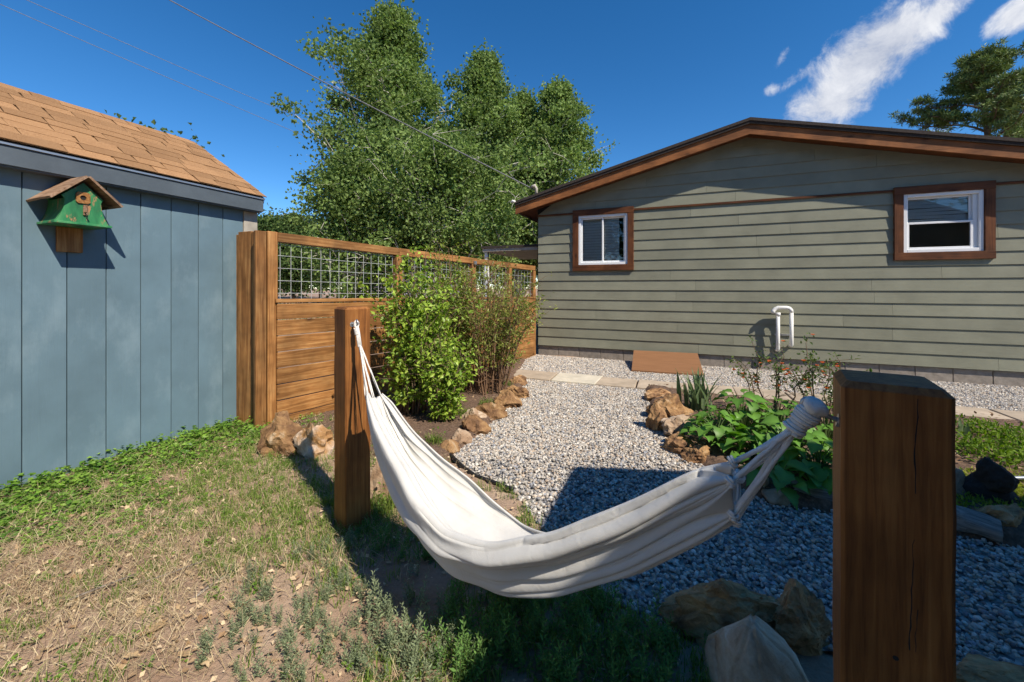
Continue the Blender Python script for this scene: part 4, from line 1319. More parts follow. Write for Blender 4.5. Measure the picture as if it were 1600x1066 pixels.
def hooks():
    for P, K, nm in ((PL, KLw, 0), (PR, KRw, 1)):
        M = P.matrix_world if False else Matrix.Translation(P.location) @ Matrix.Rotation(P.rotation_euler.z, 4, 'Z')
        k = M.inverted() @ Vector(K)
        # nearest face of the post
        if abs(k.x) > abs(k.y): b = Vector((math.copysign(.068 + .0075 * nm, k.x), k.y, k.z - (.010 if nm else 0)))
        else: b = Vector((k.x, math.copysign(.068 + .0075 * nm, k.y), k.z - (.010 if nm else 0)))
        print('hook', P['label'][:20], k, b)
        t = Vector(k)
        d = (t - b)
        pts = [b, b + d * .5 + Vector((0, 0, .002)), t + Vector((0, 0, -.006))]
        dn = d.normalized()
        for i in range(1, 7):
            a = i / 6 * math.pi
            pts.append(t + dn * (.014 * math.sin(a)) + Vector((0, 0, .010 - .016 * math.cos(a))))
        MB().tube(pts, .0048, 8).build('hook', M_steel, P, True)
        MB().tube([b - dn * .002, b + dn * .003], .013, 12).build('washer', M_steel, P)
hooks()

# ------------------------------------------------------------------ rocks and logs
def rock_mesh(seed, dims, craggy=.35, cuts=4, sub=3):
    rs = random.Random(seed)
    bm = bmesh.new(); bmesh.ops.create_icosphere(bm, subdivisions=sub, radius=1.0)
    planes = []
    for _ in range(cuts):
        n = Vector((rs.uniform(-1, 1), rs.uniform(-1, 1), rs.uniform(-.4, 1))).normalized(); planes.append((n, rs.uniform(.55, .85)))
    o = Vector((rs.uniform(0, 99), rs.uniform(0, 99), rs.uniform(0, 99)))
    for v in bm.verts:
        p = v.co.copy()
        for n, d in planes:
            k = p.dot(n)
            if k > d: p -= n * (k - d)
        k = 1 + craggy * (noise.fractal(p * 1.4 + o, .9, 2.1, 5) * .55) + craggy * .25 * noise.ridged_multi_fractal(p * 2.6 + o, 1.0, 2.0, 4, 1.0, 2.0) - craggy * .25
        p *= k
        v.co = Vector((p.x * dims[0] / 2, p.y * dims[1] / 2, p.z * dims[2] / 2))
    me = bpy.data.meshes.new('rock'); bm.to_mesh(me); bm.free()
    for p in me.polygons: p.use_smooth = craggy < .3
    return me
def rock(px, by, wpx, hpx, m, label, seed, group=None, depth=.8, sink=.25, craggy=.45, rot=None, name='rock', cuts=8, sub=4):
    g_ = G(px, by); d = -g_.x * SY + g_.y * CY
    w_ = wpx / FPX * d; h = hpx / FPX * d
    if group: h *= .80
    me = rock_mesh(seed, (w_ * 1.05, w_ * depth, h / (1 - sink) * 1.15), craggy, cuts, sub)
    fw = Vector((-SY, CY, 0))
    o = mobj(name, me, m, None, (g_.x + fw.x * w_ * depth * .4, g_.y + fw.y * w_ * depth * .4, h * .42))
    o.rotation_euler = (0, 0, YAW if rot is None else rot)
    tag(o, label, 'rock', group)
    return o
LG, RG = 'rocks edging the shrub bed', 'rocks edging the planting bed'
rock(808, 604, 28, 18, M_rock_brown, 'small dark rock at the house end of the left edging row', 1, LG)
rock(812, 624, 40, 20, M_rock_orange, 'flat ochre rock second from the house in the left edging row', 2, LG)
rock(793, 640, 48, 28, M_rock_orange, 'rounded ochre rock third from the house in the left edging row', 3, LG)
rock(767, 658, 50, 28, M_rock_orange, 'wide ochre rock in the middle of the left edging row', 4, LG)
rock(744, 682, 44, 32, M_rock_orange, 'brightest orange rock of the left edging row', 5, LG)
rock(737, 662, 40, 24, M_rock_tan, 'pale topped rock behind the orange one in the left edging', 6, LG)
rock(717, 699, 34, 26, M_rock_tan, 'pale rounded rock near the hammock end of the left edging row', 7, LG)
rock(697, 712, 38, 20, M_rock_orange, 'low rusty rock closest to the hammock in the left edging row', 8, LG)
rock(592, 792, 46, 82, M_rock_tan, 'tall grey brown rock behind the sunlit post', 9, None, .7)
rock(640, 752, 50, 34, M_rock_brown, 'brown rock hidden behind the upper hammock cloth', 19, None, .7)
rock(432, 716, 70, 54, M_rock_orange, 'craggy ochre rock at the foot of the fence end', 10, None, .8, craggy=.6, sub=4)
rock(478, 722, 62, 52, M_rock_pale, 'white streaked rock between the fence end and the sunlit post', 11, None, .8, craggy=.6, sub=4)
rock(1028, 628, 44, 22, M_rock_brown, 'small brown rock at the path end of the right edging', 12, RG, craggy=.6)
rock(1052, 662, 66, 40, M_rock_orange, 'large flat ochre rock beside the iris clump', 13, RG, craggy=.6, sub=4)
rock(1030, 676, 34, 46, M_rock_brown, 'upright brown rock standing left of the flat ochre rock', 14, RG, craggy=.6, sub=4)
rock(1072, 690, 56, 34, M_rock_tan, 'tan rock in the middle of the right edging', 15, RG, craggy=.6, sub=4)
rock(1066, 712, 52, 26, M_rock_brown, 'dark jagged rock lowest in the right edging', 16, RG, craggy=.65, sub=4)
rock(1098, 726, 44, 30, M_rock_orange, 'rusty rock tucked under the big green leaves', 17, RG, craggy=.6)
rock(1192, 776, 30, 30, M_rock_tan, 'narrow tan rock just behind the hammock ropes', 18, RG)
rock(1220, 792, 46, 24, M_rock_tan, 'smooth tan stone at the left end of the grey log', 20, RG, craggy=.25)
rock(1500, 792, 70, 46, M_rock_tan, 'slanting grey slab rock right of the shaded post', 21, None, .7, craggy=.3, cuts=6)
rock(1578, 806, 74, 46, M_rock_dark, 'black lower stone of the little stone stack', 22, None, craggy=.3)
o = rock(1576, 806, 52, 36, M_rock_dark, 'black upper stone of the little stone stack', 23, None, craggy=.3); o.location.z += .145
rock(1590, 842, 70, 40, M_rock_brown, 'dark brown rock below the stone stack', 24, None, craggy=.5)
rock(1165, 1020, 200, 72, M_rock_boulder, 'wide craggy brown boulder behind the pale pointed stone', 25, None, .55, craggy=.55, sub=5)
rock(1268, 1025, 110, 70, M_rock_boulder, 'craggy brown boulder beside the shaded post foot', 26, None, .7, craggy=.55, sub=5)
def pointed_stone():
    rs = random.Random(4)
    base = G(1180, 1082)
    bm = bmesh.new()
    # faceted wedge with one sharp peak
    pts = [(-.175, -.10, -.05), (.16, -.11, -.05), (.19, .10, -.05), (-.12, .13, -.05), (-.150, -.09, .03), (-.035, -.10, .10), (.155, -.10, .04), (.175, .07, .075), (-.015, -.005, .232), (.03, .06, .215), (-.10, .09, .12), (.09, -.05, .15)]
    for p in pts: bm.verts.new(p)
    bmesh.ops.convex_hull(bm, input=bm.verts)
    bmesh.ops.bevel(bm, geom=bm.edges[:], offset=.010, segments=2, affect='EDGES')
    bmesh.ops.triangulate(bm, faces=bm.faces[:])
    bmesh.ops.subdivide_edges(bm, edges=bm.edges[:], cuts=3, use_grid_fill=True)
    for v in bm.verts:
        v.co += v.co.normalized() * (.012 * noise.fractal(v.co * 9, .8, 2.1, 6) + .010 * noise.noise(v.co * 5))
    me = bpy.data.meshes.new('rock'); bm.to_mesh(me); bm.free()
    o = mobj('rock', me, M_rock_point, None, (base.x, base.y, 0), (0, 0, YAW))
    for p in me.polygons: p.use_smooth = True
    tag(o, 'pale pointed stone in front at the bottom edge of the picture', 'rock')
pointed_stone()
rock(1570, 1085, 130, 20, M_rock_boulder, 'low brown rock at the bottom right corner', 27, None, .5)

def log(p0, p1, r0, r1, label, seed):
    p0, p1 = Vector(p0), Vector(p1)
    n, m = 26, 20
    ax = (p1 - p0); L_ = ax.length
    v, f = [], []
    o = Vector((seed * 7.1, 3.3, 1.7))
    for i in range(n):
        t = i / (n - 1); rad = r0 + (r1 - r0) * t
        for k in range(m):
            a = 2 * math.pi * k / m
            q = 1 + .22 * noise.noise(Vector((t * 3.0, math.cos(a) * 1.6, math.sin(a) * 1.6)) + o) + .10 * noise.noise(Vector((t * 2.0, math.cos(a) * 6, math.sin(a) * 6)) + o)
            v.append((t * L_, math.cos(a) * rad * q * 1.15, math.sin(a) * rad * q * .85))
    for i in range(n - 1):
        for k in range(m): f.append([i * m + k, i * m + (k + 1) % m, (i + 1) * m + (k + 1) % m, (i + 1) * m + k])
    f.append(list(range(m))[::-1]); f.append([(n - 1) * m + k for k in range(m)])
    ob = mobj('log', py_mesh('log', v, f, True), M_weathered)
    ob.location = p0; ob.rotation_euler = (0, -math.asin(ax.z / L_), math.atan2(ax.y, ax.x))
    tag(ob, label, 'log')
a, b = G(1238, 776), G(1420, 812)
log((a.x, a.y, .05), (b.x, b.y, .06), .058, .066, 'weathered grey log running behind the shaded post', 1)
a, b = G(1440, 812), G(1562, 846)
log((a.x, a.y, .07), (b.x, b.y, .05), .088, .065, 'thick split grey log stump right of the shaded post', 2)
# bits lying on the ground
def ground_run(name, pxs, r, m, label, cat, z=.012, n=7):
    pts = [G(*p) + Vector((0, 0, z)) for p in pxs]
    # smooth it a little
    q = []
    for i in range(len(pts) - 1):
        for t in (0, .33, .66): q.append(pts[i].lerp(pts[i + 1], t))
    q.append(pts[-1])
    o = MB().tube([p - pts[0] for p in q], r, n).build(name, m, None, True); o.location = pts[0]
    return tag(o, label, cat)
ground_run('edging_strip', [(690, 704), (706, 716), (722, 732), (742, 747), (770, 757), (790, 765), (802, 769)], .012, M_black, 'black plastic edging strip curling along the gravel edge', 'edging', .018)
ground_run('conduit', [(1495, 772), (1550, 770), (1600, 769), (1660, 768)], .012, M_steel, 'grey metal conduit lying behind the dark stone stack', 'pipe', .09)
ground_run('twig', [(108, 945), (150, 928), (210, 905)], .0045, M_weathered, 'pale dry twig lying in the straw on the left', 'twig', .02, 5)
ground_run('twig', [(300, 945), (335, 918), (372, 895)], .005, M_weathered, 'bleached forked twig near the centre of the dry ground', 'twig', .02, 5)
ground_run('twig', [(205, 925), (265, 905), (330, 880)], .003, M_weathered, 'thin long twig between the two bleached twigs', 'twig', .025, 5)

# overhead lines
def wire(p0, p1, r, sag, label):
    p0, p1 = Vector(p0), Vector(p1)
    q = []
    for k in range(25):
        t = k / 24
        q.append(p0.lerp(p1, t) - Vector((0, 0, sag * 4 * t * (1 - t))) - p0)
    o = MB().tube(q, r, 6).build('overhead_wire', M_cable, None, True); o.location = p0
    tag(o, label, 'wire', 'overhead wires')
wire(AT(836, 7.35, 297), AT(-120, 9.0, -215), .011, .12, 'thick service cable running down to the house eave')
wire(AT(640, 30, 255), AT(-150, 17.0, -85), .014, .15, 'upper of the two thin wires crossing the sky')
wire(AT(640, 30, 280), AT(-150, 16.0, -60), .014, .15, 'lower of the two thin wires crossing the sky')

# ------------------------------------------------------------------ foliage builders
def norm_rows(a): return a / np.maximum(np.linalg.norm(a, axis=1, keepdims=True), 1e-9)
def leaf_vf(P, D, U, L, W, fold=.25, droop=.15):
    """folded leaves: base P, along D, face towards U; length L, width W (arrays)"""
    n = len(P)
    D = norm_rows(D); S = norm_rows(np.cross(D, U)); N_ = np.cross(S, D)
    L = np.broadcast_to(L, (n,))[:, None]; W = np.broadcast_to(W, (n,))[:, None]
    m = P + D * L * .48 - N_ * L * .02
    r = m + S * W * .5 + N_ * W * fold; l = m - S * W * .5 + N_ * W * fold
    t = P + D * L - N_ * L * droop
    v = np.stack([P, r, t, l], 1).reshape(-1, 3)
    b = (np.arange(n) * 4)[:, None]
    f = np.concatenate([np.stack([b[:, 0], b[:, 0] + 1, b[:, 0] + 2], 1), np.stack([b[:, 0], b[:, 0] + 2, b[:, 0] + 3], 1)])
    return v, f
def rdir(n, up=0.0):
    d = rng.normal(size=(n, 3)); d[:, 2] += up
    return norm_rows(d)
def leafcols(n, c0, c1, jit=.18, bright=None):
    t = rng.uniform(0, 1, (n, 1))
    c = np.array(c0)[None] * (1 - t) + np.array(c1)[None] * t
    return np.clip(c * rng.uniform(1 - jit, 1 + jit, (n, 1)), 0, 1)
def blades_vf(P, H, W, lean, az):
    """curved grass blades"""
    n = len(P)
    d = np.stack([np.cos(az), np.sin(az), np.zeros(n)], 1); s = np.stack([-np.sin(az), np.cos(az), np.zeros(n)], 1)
    rot = rng.uniform(0, 2 * np.pi, n); s = np.stack([np.cos(rot), np.sin(rot), np.zeros(n)], 1)
    z = np.array([0, 0, 1.0])
    H = H[:, None]; W = W[:, None]; lean = lean[:, None]
    a = P - s * W / 2; b = P + s * W / 2
    m = P + z * H * .6 + d * H * lean * .3
    c = m - s * W * .4; e = m + s * W * .4
    t = P + z * H * (1 - .35 * lean) + d * H * lean
    v = np.stack([a, b, e, c, t], 1).reshape(-1, 3)
    k = np.arange(n) * 5
    f = np.concatenate([np.stack([k, k + 1, k + 2], 1), np.stack([k, k + 2, k + 3], 1), np.stack([k + 3, k + 2, k + 4], 1)])
    return v, f
class Cloud:
    def __init__(s): s.v = []; s.f = []; s.c = []; s.n = 0
    def add(s, v, f, c):
        s.v.append(v); s.f.append(f + s.n); s.n += len(v); s.c.append(np.repeat(c, len(v) // len(c), 0))
    def mesh(s, name): return fast_mesh(name, np.concatenate(s.v), np.concatenate(s.f), np.concatenate(s.c))

# ------------------------------------------------------------------ trees
def tree(name, label, loc, H, Rr, leaves, leaf, cols, seed, z0=.12, bark=None, profile=None, clump=.42, nb=60, up=.55, cat='tree', group=None, trunk_r=None, lean=0.0):
    rs = random.Random(seed)
    T = empty(name, loc)
    mb = MB()
    tr = trunk_r or H * .014
    tp = []
    for i in range(13):
        t = i / 12
        tp.append(Vector((lean * H * t + .10 * math.sin(t * 5 + seed), .10 * math.cos(t * 4 + seed) - .10 * math.cos(seed), H * .87 * t)))
    mb.tube(tp, [tr * (1 - t / 12.6) + .01 for t in range(13)], 8)
    def tpt(t):
        k = min(11, int(t * 12)); return tp[k].lerp(tp[k + 1], t * 12 - k)
    prof = profile or (lambda t: (math.sin(math.pi * min(1, t * .93 + .13)) ** .8))
    cen = []
    for b in range(nb):
        t = z0 + (1 - z0) * ((b + rs.random()) / nb) * .985
        base = tpt(min(.999, t * .985))
        az = b * 2.399 + rs.uniform(-.4, .4)
        ln = Rr * prof((t - z0) / (1 - z0)) * rs.uniform(.62, 1.10) + .15
        u_ = up * rs.uniform(.7, 1.35)
        d = Vector((math.cos(az), math.sin(az), u_)).normalized()
        q = [base]
        for k in range(1, 6):
            q.append(base + d * ln * k / 5 + Vector((0, 0, .10 * ln * (k / 5) ** 2)) + Vector((rs.uniform(-1, 1), rs.uniform(-1, 1), rs.uniform(-1, 1))) * .04 * ln)
        r0 = tr * (1 - t) * .45 + .012
        mb.tube(q, [r0 * (1 - k / 6.2) for k in range(6)], 5, False)
        for k in range(2, 6):
            for j in range(2 if k < 5 else 3):
                o = q[k] + Vector((rs.gauss(0, 1), rs.gauss(0, 1), rs.gauss(.15, .8))) * (.16 * ln + .12) * (0.4 + .12 * k)
                mb.tube([q[k], q[k].lerp(o, .6) + Vector((0, 0, .03)), o], [r0 * .3, r0 * .2, .004], 4, False)
                cen.append((o, .6 + .4 * k / 5))
    mb.build('trunk', bark or M_bark_pale, T, True)
    C = np.array([tuple(c[0]) for c in cen]); wgt = np.array([c[1] for c in cen]) * rng.uniform(.08, 1, len(cen)) ** 1.4
    pick = rng.choice(len(C), leaves, p=wgt / wgt.sum())
    rad = clump * rng.uniform(.7, 1.3, len(C))
    P = C[pick] + rng.normal(size=(leaves, 3)) * (rad[pick] * .62)[:, None] * np.array([1, 1, .78])
    ax = np.array([0, 0, H * .5])
    outw = P.copy(); outw[:, 2] = .3 * np.abs(P[:, 2])
    D = norm_rows(rdir(leaves) + norm_rows(outw) * .3 + np.array([0, 0, -.35]))
    U = rdir(leaves, .9)
    s = leaf * rng.uniform(.7, 1.3, leaves)
    v, f = leaf_vf(P, D, U, s, s * .85)
    shade = rng.uniform(.72, 1.25, len(C))[pick][:, None]
    c = leafcols(leaves, cols[0], cols[1], .10) * shade
    cl = Cloud(); cl.add(v, f, np.clip(c, 0, 1))
    mobj('crown', cl.mesh('crown'), M_leaf, T)
    tag(T, label, cat, group)
    return T
ASP = ((0.11, 0.18, 0.045), (0.25, 0.335, 0.105))
def at_ground(px, d):
    p = CW((px - 800) / FPX * d, d, 0); return (p.x, p.y, 0)
aspen_prof = lambda t: (0.55 + .45 * math.sin(math.pi * min(1, t * 1.15 + .12))) * (1 - t ** 2.2) ** .85
AG = 'tall aspens behind the fence'
tree('aspen_tree', 'tallest aspen, reaching past the top of the picture', at_ground(615, 22), 18.9, 4.9, 62000, .17, ASP, 1, .10, profile=aspen_prof, nb=84, clump=.52, group=AG, up=.6)
tree('aspen_tree', 'pointed aspen second tallest, right of the tallest one', at_ground(757, 23), 16.8, 3.8, 44000, .17, ASP, 2, .10, profile=aspen_prof, nb=72, clump=.46, group=AG, up=.8)
tree('aspen_tree', 'slim aspen third from the left with a low tip', at_ground(812, 24.5), 15.1, 3.1, 33000, .17, ASP, 3, .12, profile=aspen_prof, nb=64, clump=.43, group=AG, up=.9)
tree('aspen_tree', 'rightmost aspen leaning out over the house eave', at_ground(868, 23.5), 15.3, 3.5, 38000, .17, ASP, 4, .12, profile=aspen_prof, nb=70, clump=.45, group=AG, up=.8)
tree('aspen_tree', 'low spreading aspen filling the gap above the fence', at_ground(690, 19), 9.6, 4.2, 34000, .15, ASP, 5, .08, profile=lambda t: math.sin(math.pi * min(1, t * .9 + .2)) ** .7, nb=60, clump=.55, group=AG)
tree('aspen_tree', 'bushy aspen at the left foot of the tall ones', at_ground(556, 18.5), 8.2, 2.3, 21000, .15, ASP, 6, .06, profile=lambda t: math.sin(math.pi * min(1, t * .9 + .2)) ** .7, nb=50, clump=.5, group=AG)
DG = ((0.05, 0.095, 0.028), (0.12, 0.18, 0.055))
BGG = 'leafy trees in the distance'
tree('leafy_tree', 'round distant tree just right of the shed corner', at_ground(418, 34), 8.2, 2.6, 9000, .24, DG, 7, .1, M_bark, nb=36, clump=.6, group=BGG)
tree('leafy_tree', 'distant tree between the shed and the aspens', at_ground(458, 38), 9.2, 3.0, 9000, .26, DG, 8, .1, M_bark, nb=36, clump=.7, group=BGG)
tree('leafy_tree', 'dark distant tree seen through the first wire panel', at_ground(500, 44), 9.0, 4.2, 10000, .30, DG, 9, .16, M_bark, nb=36, clump=.9, group=BGG)
tree('leafy_tree', 'dark distant tree behind the lilac bush', at_ground(600, 47), 10.0, 4.6, 11000, .32, DG, 10, .16, M_bark, nb=40, clump=.9, group=BGG)
tree('leafy_tree', 'dark distant tree behind the middle fence posts', at_ground(700, 46), 10.0, 5.0, 11000, .32, DG, 12, .12, M_bark, nb=40, clump=.9, group=BGG)
tree('leafy_tree', 'dark distant tree behind the porch corner', at_ground(800, 44), 9.0, 4.4, 10000, .30, DG, 13, .08, M_bark, nb=40, clump=.9, group=BGG)
tree('leafy_tree', 'small dark tree in the distance behind the fence end', at_ground(455, 52), 8.0, 4.0, 8000, .32, DG, 14, .1, M_bark, nb=36, clump=.9, group=BGG)
tree('leafy_tree', 'leafy tree top showing over the shed roof', at_ground(210, 7.6), 4.85, .95, 3000, .085, ((0.06, 0.11, 0.035), (0.15, 0.21, 0.07)), 15, .35, M_bark, nb=34, clump=.22, cat='tree', up=.9)
def pine():
    rs = random.Random(21)
    p = at_ground(1540, 21)
    T = empty('pine_tree', p)
    H = 13.3; mb = MB(); tp = [Vector((.1 * math.sin(i), .1 * math.cos(i * 1.3), H * i / 12)) for i in range(13)]
    mb.tube(tp, [.26 * (1 - i / 13) + .03 for i in range(13)], 10)
    cen = []
    for b in range(46):
        t = .44 + .55 * (b + rs.random()) / 46
        base = tp[min(11, int(t * 12))].lerp(tp[min(11, int(t * 12)) + 1], t * 12 - int(t * 12))
        az = b * 2.399 + rs.uniform(-.5, .5)
        k = (t - .44) / .56
        ln = (4.3 * (1 - k ** 1.7) + .45) * rs.uniform(.5, 1.08)
        d = Vector((math.cos(az), math.sin(az), rs.uniform(-.05, .20) + .45 * k))
        q = [base + d * ln * j / 7 + Vector((0, 0, .06 * ln * math.sin(j * .9))) for j in range(8)]
        r0 = .07 * (1 - k) + .02
        mb.tube(q, [r0 * (1 - j / 8) + .006 for j in range(8)], 5, False)
        for j in range(3, 8):
            sd2 = Vector((-d.y, d.x, 0)).normalized()
            for m in range(5):
                o = q[j] + sd2 * rs.gauss(0, .20 + .35 * (1 - j / 8)) + d * rs.gauss(0, .18) + Vector((0, 0, rs.gauss(.14, .09)))
                mb.tube([q[j], o], [.014, .006], 4, False); cen.append(o)
    mb.build('trunk', M_bark, T, True)
    C = np.array([tuple(c) for c in cen]); k = 50
    P = np.repeat(C, k, 0) + rng.normal(size=(len(C) * k, 3)) * np.array([.09, .09, .05])
    D = norm_rows(rdir(len(P), .55)); n = len(P)
    v, f = leaf_vf(P, D, rdir(n), rng.uniform(.20, .34, n), np.full(n, .045), 0, 0)
    cl = Cloud(); cl.add(v, f, leafcols(n, (0.06, 0.105, 0.028), (0.20, 0.26, 0.075), .25))
    mobj('crown', cl.mesh('crown'), M_needle, T)
    tag(T, 'dark ponderosa pine rising behind the right end of the roof', 'tree')
pine()
def lilac_house():
    p = CW(-10.5, 40, 0); Hh = empty('lilac_house', p, YAW)
    MB().box(-6.5, 1.2, 0, 6, 0, 2.3).build('wall', M_lilac, Hh)
    MB().add([(1.2, -1.2, 0), (4.6, -1.2, 0), (4.6, -1.2, 2.2), (2.9, -1.2, 3.2), (1.2, -1.2, 2.2), (1.2, 5, 0), (4.6, 5, 0), (4.6, 5, 2.2), (2.9, 5, 3.2), (1.2, 5, 2.2)], [[0, 1, 2, 3, 4], [1, 6, 7, 2], [5, 0, 4, 9]]).build('gable_wing', M_lilac, Hh)
    MB().add([(-7, -.6, 2.2), (1.25, -.6, 2.2), (1.25, 3, 3.3), (-7, 3, 3.3), (-7, 6.6, 2.2), (1.25, 6.6, 2.2)], [[0, 1, 2, 3], [3, 2, 5, 4]]).build('roof', M_asphalt, Hh)
    MB().add([(1.0, -1.5, 2.08), (2.9, -1.5, 3.26), (4.8, -1.5, 2.08), (1.0, 5, 2.08), (2.9, 5, 3.26), (4.8, 5, 2.08)], [[0, 1, 4, 3], [1, 2, 5, 4]]).build('roof', M_asphalt, Hh)
    for x in (-4.6, -2.2, -.4):
        w_ = MB().box(x, x + .9, -.05, .02, .9, 1.9).build('window', M_white, Hh)
        MB().box(x + .08, x + .82, -.06, -.052, .98, 1.82).build('pane', M_dark, w_)
    tag(Hh, 'pale lilac house far off behind the wire mesh', 'house')
lilac_house()
def split_rail():
    a = CW(-10.6, 30, 0); T = empty('rail_fence', a, YAW)
    for x in (0, 1.6, 3.2): MB().box(x - .06, x + .06, -.06, .06, 0, 1.15, .01).build('fence_post', M_weathered, T)
    for z in (.55, .95): MB().box(.06, 1.54, -.03, .03, z - .06, z + .06, .01).build('rail', M_weathered, T); MB().box(1.66, 3.14, -.03, .03, z - .06, z + .06, .01).build('rail', M_weathered, T)
    tag(T, 'short weathered rail fence in front of the lilac house', 'fence')
split_rail()

# ------------------------------------------------------------------ shrubs
def shrub(name, label, loc, stems, Hh, spread, leaves, leaf, cols, seed, lowest=.12, twig=M_stem, width=.62, tipw=1.0, bend=.35, squash=(1, 1)):
    rs = random.Random(seed)
    T = empty(name, loc); mb = MB(); pts = []; tang = []
    for i in range(stems):
        az = i * 2.399 + rs.uniform(-.5, .5); k = math.sqrt((i + .5) / stems)
        tip = Vector((math.cos(az) * spread * k * squash[0], math.sin(az) * spread * k * squash[1], Hh * (1 - .30 * k * k) * rs.uniform(.78, 1.06)))
        b = Vector((math.cos(az) * spread * .32 * k, math.sin(az) * spread * .32 * k, 0))
        q = []
        for j in range(9):
            t = j / 8
            p = b.lerp(tip, t) + Vector((0, 0, Hh * .12 * math.sin(math.pi * t) * k))
            p += Vector((rs.gauss(0, 1), rs.gauss(0, 1), 0)) * .012
            q.append(p)
        mb.tube(q, [.0065 * (1 - j / 9.5) + .0015 for j in range(9)], 5, False)
        for j in range(1, 9):
            nside = 2 if j < 7 else 1
            for m in range(nside):
                e = q[j] + Vector((rs.gauss(0, 1), rs.gauss(0, 1), rs.gauss(.5, .5))) * .085 * (1 + .5 * (j / 8)) * (Hh / 1.4)
                mb.tube([q[j], q[j].lerp(e, .5), e], [.003, .0025, .001], 4, False)
                if j / 8 >= lowest:
                    pts.append((q[j], e))
    mb.build('stems', twig, T, True)
    A = np.array([tuple(a) for a, b in pts]); B = np.array([tuple(b) for a, b in pts])
    pick = rng.integers(0, len(A), leaves); t = rng.uniform(.1, 1.1, (leaves, 1))
    P = A[pick] * (1 - t) + B[pick] * t + rng.normal(size=(leaves, 3)) * leaf * .55
    P[:, 2] = np.maximum(P[:, 2], .03)
    outw = P * np.array([1, 1, 0])
    D = norm_rows(rdir(leaves) * .8 + norm_rows(outw) * .5 + np.array([0, 0, .15]))
    U = rdir(leaves, 1.3)
    s = leaf * rng.uniform(.6, 1.25, leaves)
    v, f = leaf_vf(P, D, U, s, s * width, .18, .12)
    cl = Cloud(); cl.add(v, f, leafcols(leaves, cols[0], cols[1], .2))
    mobj('foliage', cl.mesh('foliage'), M_leaf_gloss, T)
    tag(T, label, 'shrub')
    return T
LIL = ((0.145, 0.265, 0.028), (0.40, 0.52, 0.080))
p = CW((650 - 800) / FPX * 4.0, 4.0, 0)
shrub('lilac_bush', 'dense bright green lilac bush in front of the fence', (p.x, p.y, .01), 36, 1.60, .38, 4600, .054, LIL, 3, .05)
p = CW((695 - 800) / FPX * 3.75, 3.75, 0)
shrub('lilac_bush', 'low bright green lilac growth spilling toward the edging rocks', (p.x, p.y, .01), 22, .85, .24, 2000, .050, LIL, 4, .0)
p = CW((762 - 800) / FPX * 4.85, 4.85, 0)
shrub('twiggy_shrub', 'sparse twiggy shrub with reddish stems beside the house end of the fence', (p.x, p.y, .01), 64, 1.62, .70, 7800, .048, ((0.15, 0.20, 0.035), (0.36, 0.40, 0.10)), 5, .22, plain('reddish_twig', (0.22, 0.13, 0.075), 0.9), .38)
p = CW((700 - 800) / FPX * 4.7, 4.7, 0)
shrub('twiggy_shrub', 'upright yellow green shrub between the lilac and the twiggy one', (p.x, p.y, .01), 28, 1.74, .36, 4200, .048, ((0.14, 0.21, 0.03), (0.33, 0.41, 0.08)), 6, .25, MATS['reddish_twig'], .42)
# flowering quince by the house
p = G(1195, 625)
def quince(loc, label, stems, spread, H, leaves, flowers, seed):
    T = shrub('flowering_shrub', label, loc, stems, H, spread, leaves, .034, ((0.06, 0.12, 0.025), (0.15, 0.21, 0.05)), seed, .5, M_stem, .5)
    n = flowers * 6
    P = np.zeros((n, 3)); fv = np.array([list(v.co) for v in [o for o in T.children if o.name.startswith('foliage')][0].data.vertices])[::4]
    c = fv[rng.integers(0, len(fv), flowers)]
    P = np.repeat(c, 6, 0); a = np.tile(np.arange(6) * np.pi / 3, flowers)
    D = np.stack([np.cos(a), np.sin(a), np.full(n, .5)], 1)
    v, f = leaf_vf(P, D, np.tile([0, 0, 1.0], (n, 1)), np.full(n, .024), np.full(n, .022), .1, 0)
    cl = Cloud(); cl.add(v, f, leafcols(n, (0.62, 0.10, 0.025), (0.75, 0.20, 0.06), .15))
    mobj('blossoms', cl.mesh('blossoms'), M_leaf, T)
q = G(1205, 668)
quince((q.x, q.y, .03), 'thin orange flowering shrub in front of the vent pipe', 7, .34, .80, 480, 24, 31)
q = G(1290, 690)
quince((q.x, q.y, .03), 'orange flowering shrub just left of the shaded post', 9, .34, .78, 850, 34, 32)

# ------------------------------------------------------------------ broad-leaved plants of the bed: every big leaf its own piece
def big_leaf_mesh(seed, lobes=5):
    """heart-shaped pointed leaf, folded on its midrib, waved margin"""
    rs = random.Random(seed); v = []; n = 8
    ww = [.05, .30, .42, .44, .38, .28, .17, .07, .0]
    for i in range(n + 1):
        t = i / n; w_ = ww[i] * rs.uniform(.9, 1.08) * (1 - .16 * (i % 2) * (lobes > 5)); z = -.38 * t * t + .10 * t
        back = -.10 if i == 1 else 0
        v += [(t + back, -w_, z + .26 * w_ + .05 * math.sin(5 * t + seed)), (t, 0, z), (t + back, w_, z + .26 * w_ - .05 * math.sin(4 * t + seed))]
    f = []
    for i in range(n): f += [[3 * i, 3 * i + 1, 3 * i + 4, 3 * i + 3], [3 * i + 1, 3 * i + 2, 3 * i + 5, 3 * i + 4]]
    vv = np.array(v); c = leafcols(1, (0.075, 0.175, 0.026), (0.135, 0.27, 0.045), .12)
    cols = np.repeat(c, len(vv), 0); cols[1::3] *= 1.5
    return fast_mesh('leaf', vv, np.array(f), np.clip(cols, 0, 1), smooth=True)
BIGL = [big_leaf_mesh(i, 5 if i % 2 else 7) for i in range(8)]
for m in BIGL: m.materials.append(M_leaf_gloss)
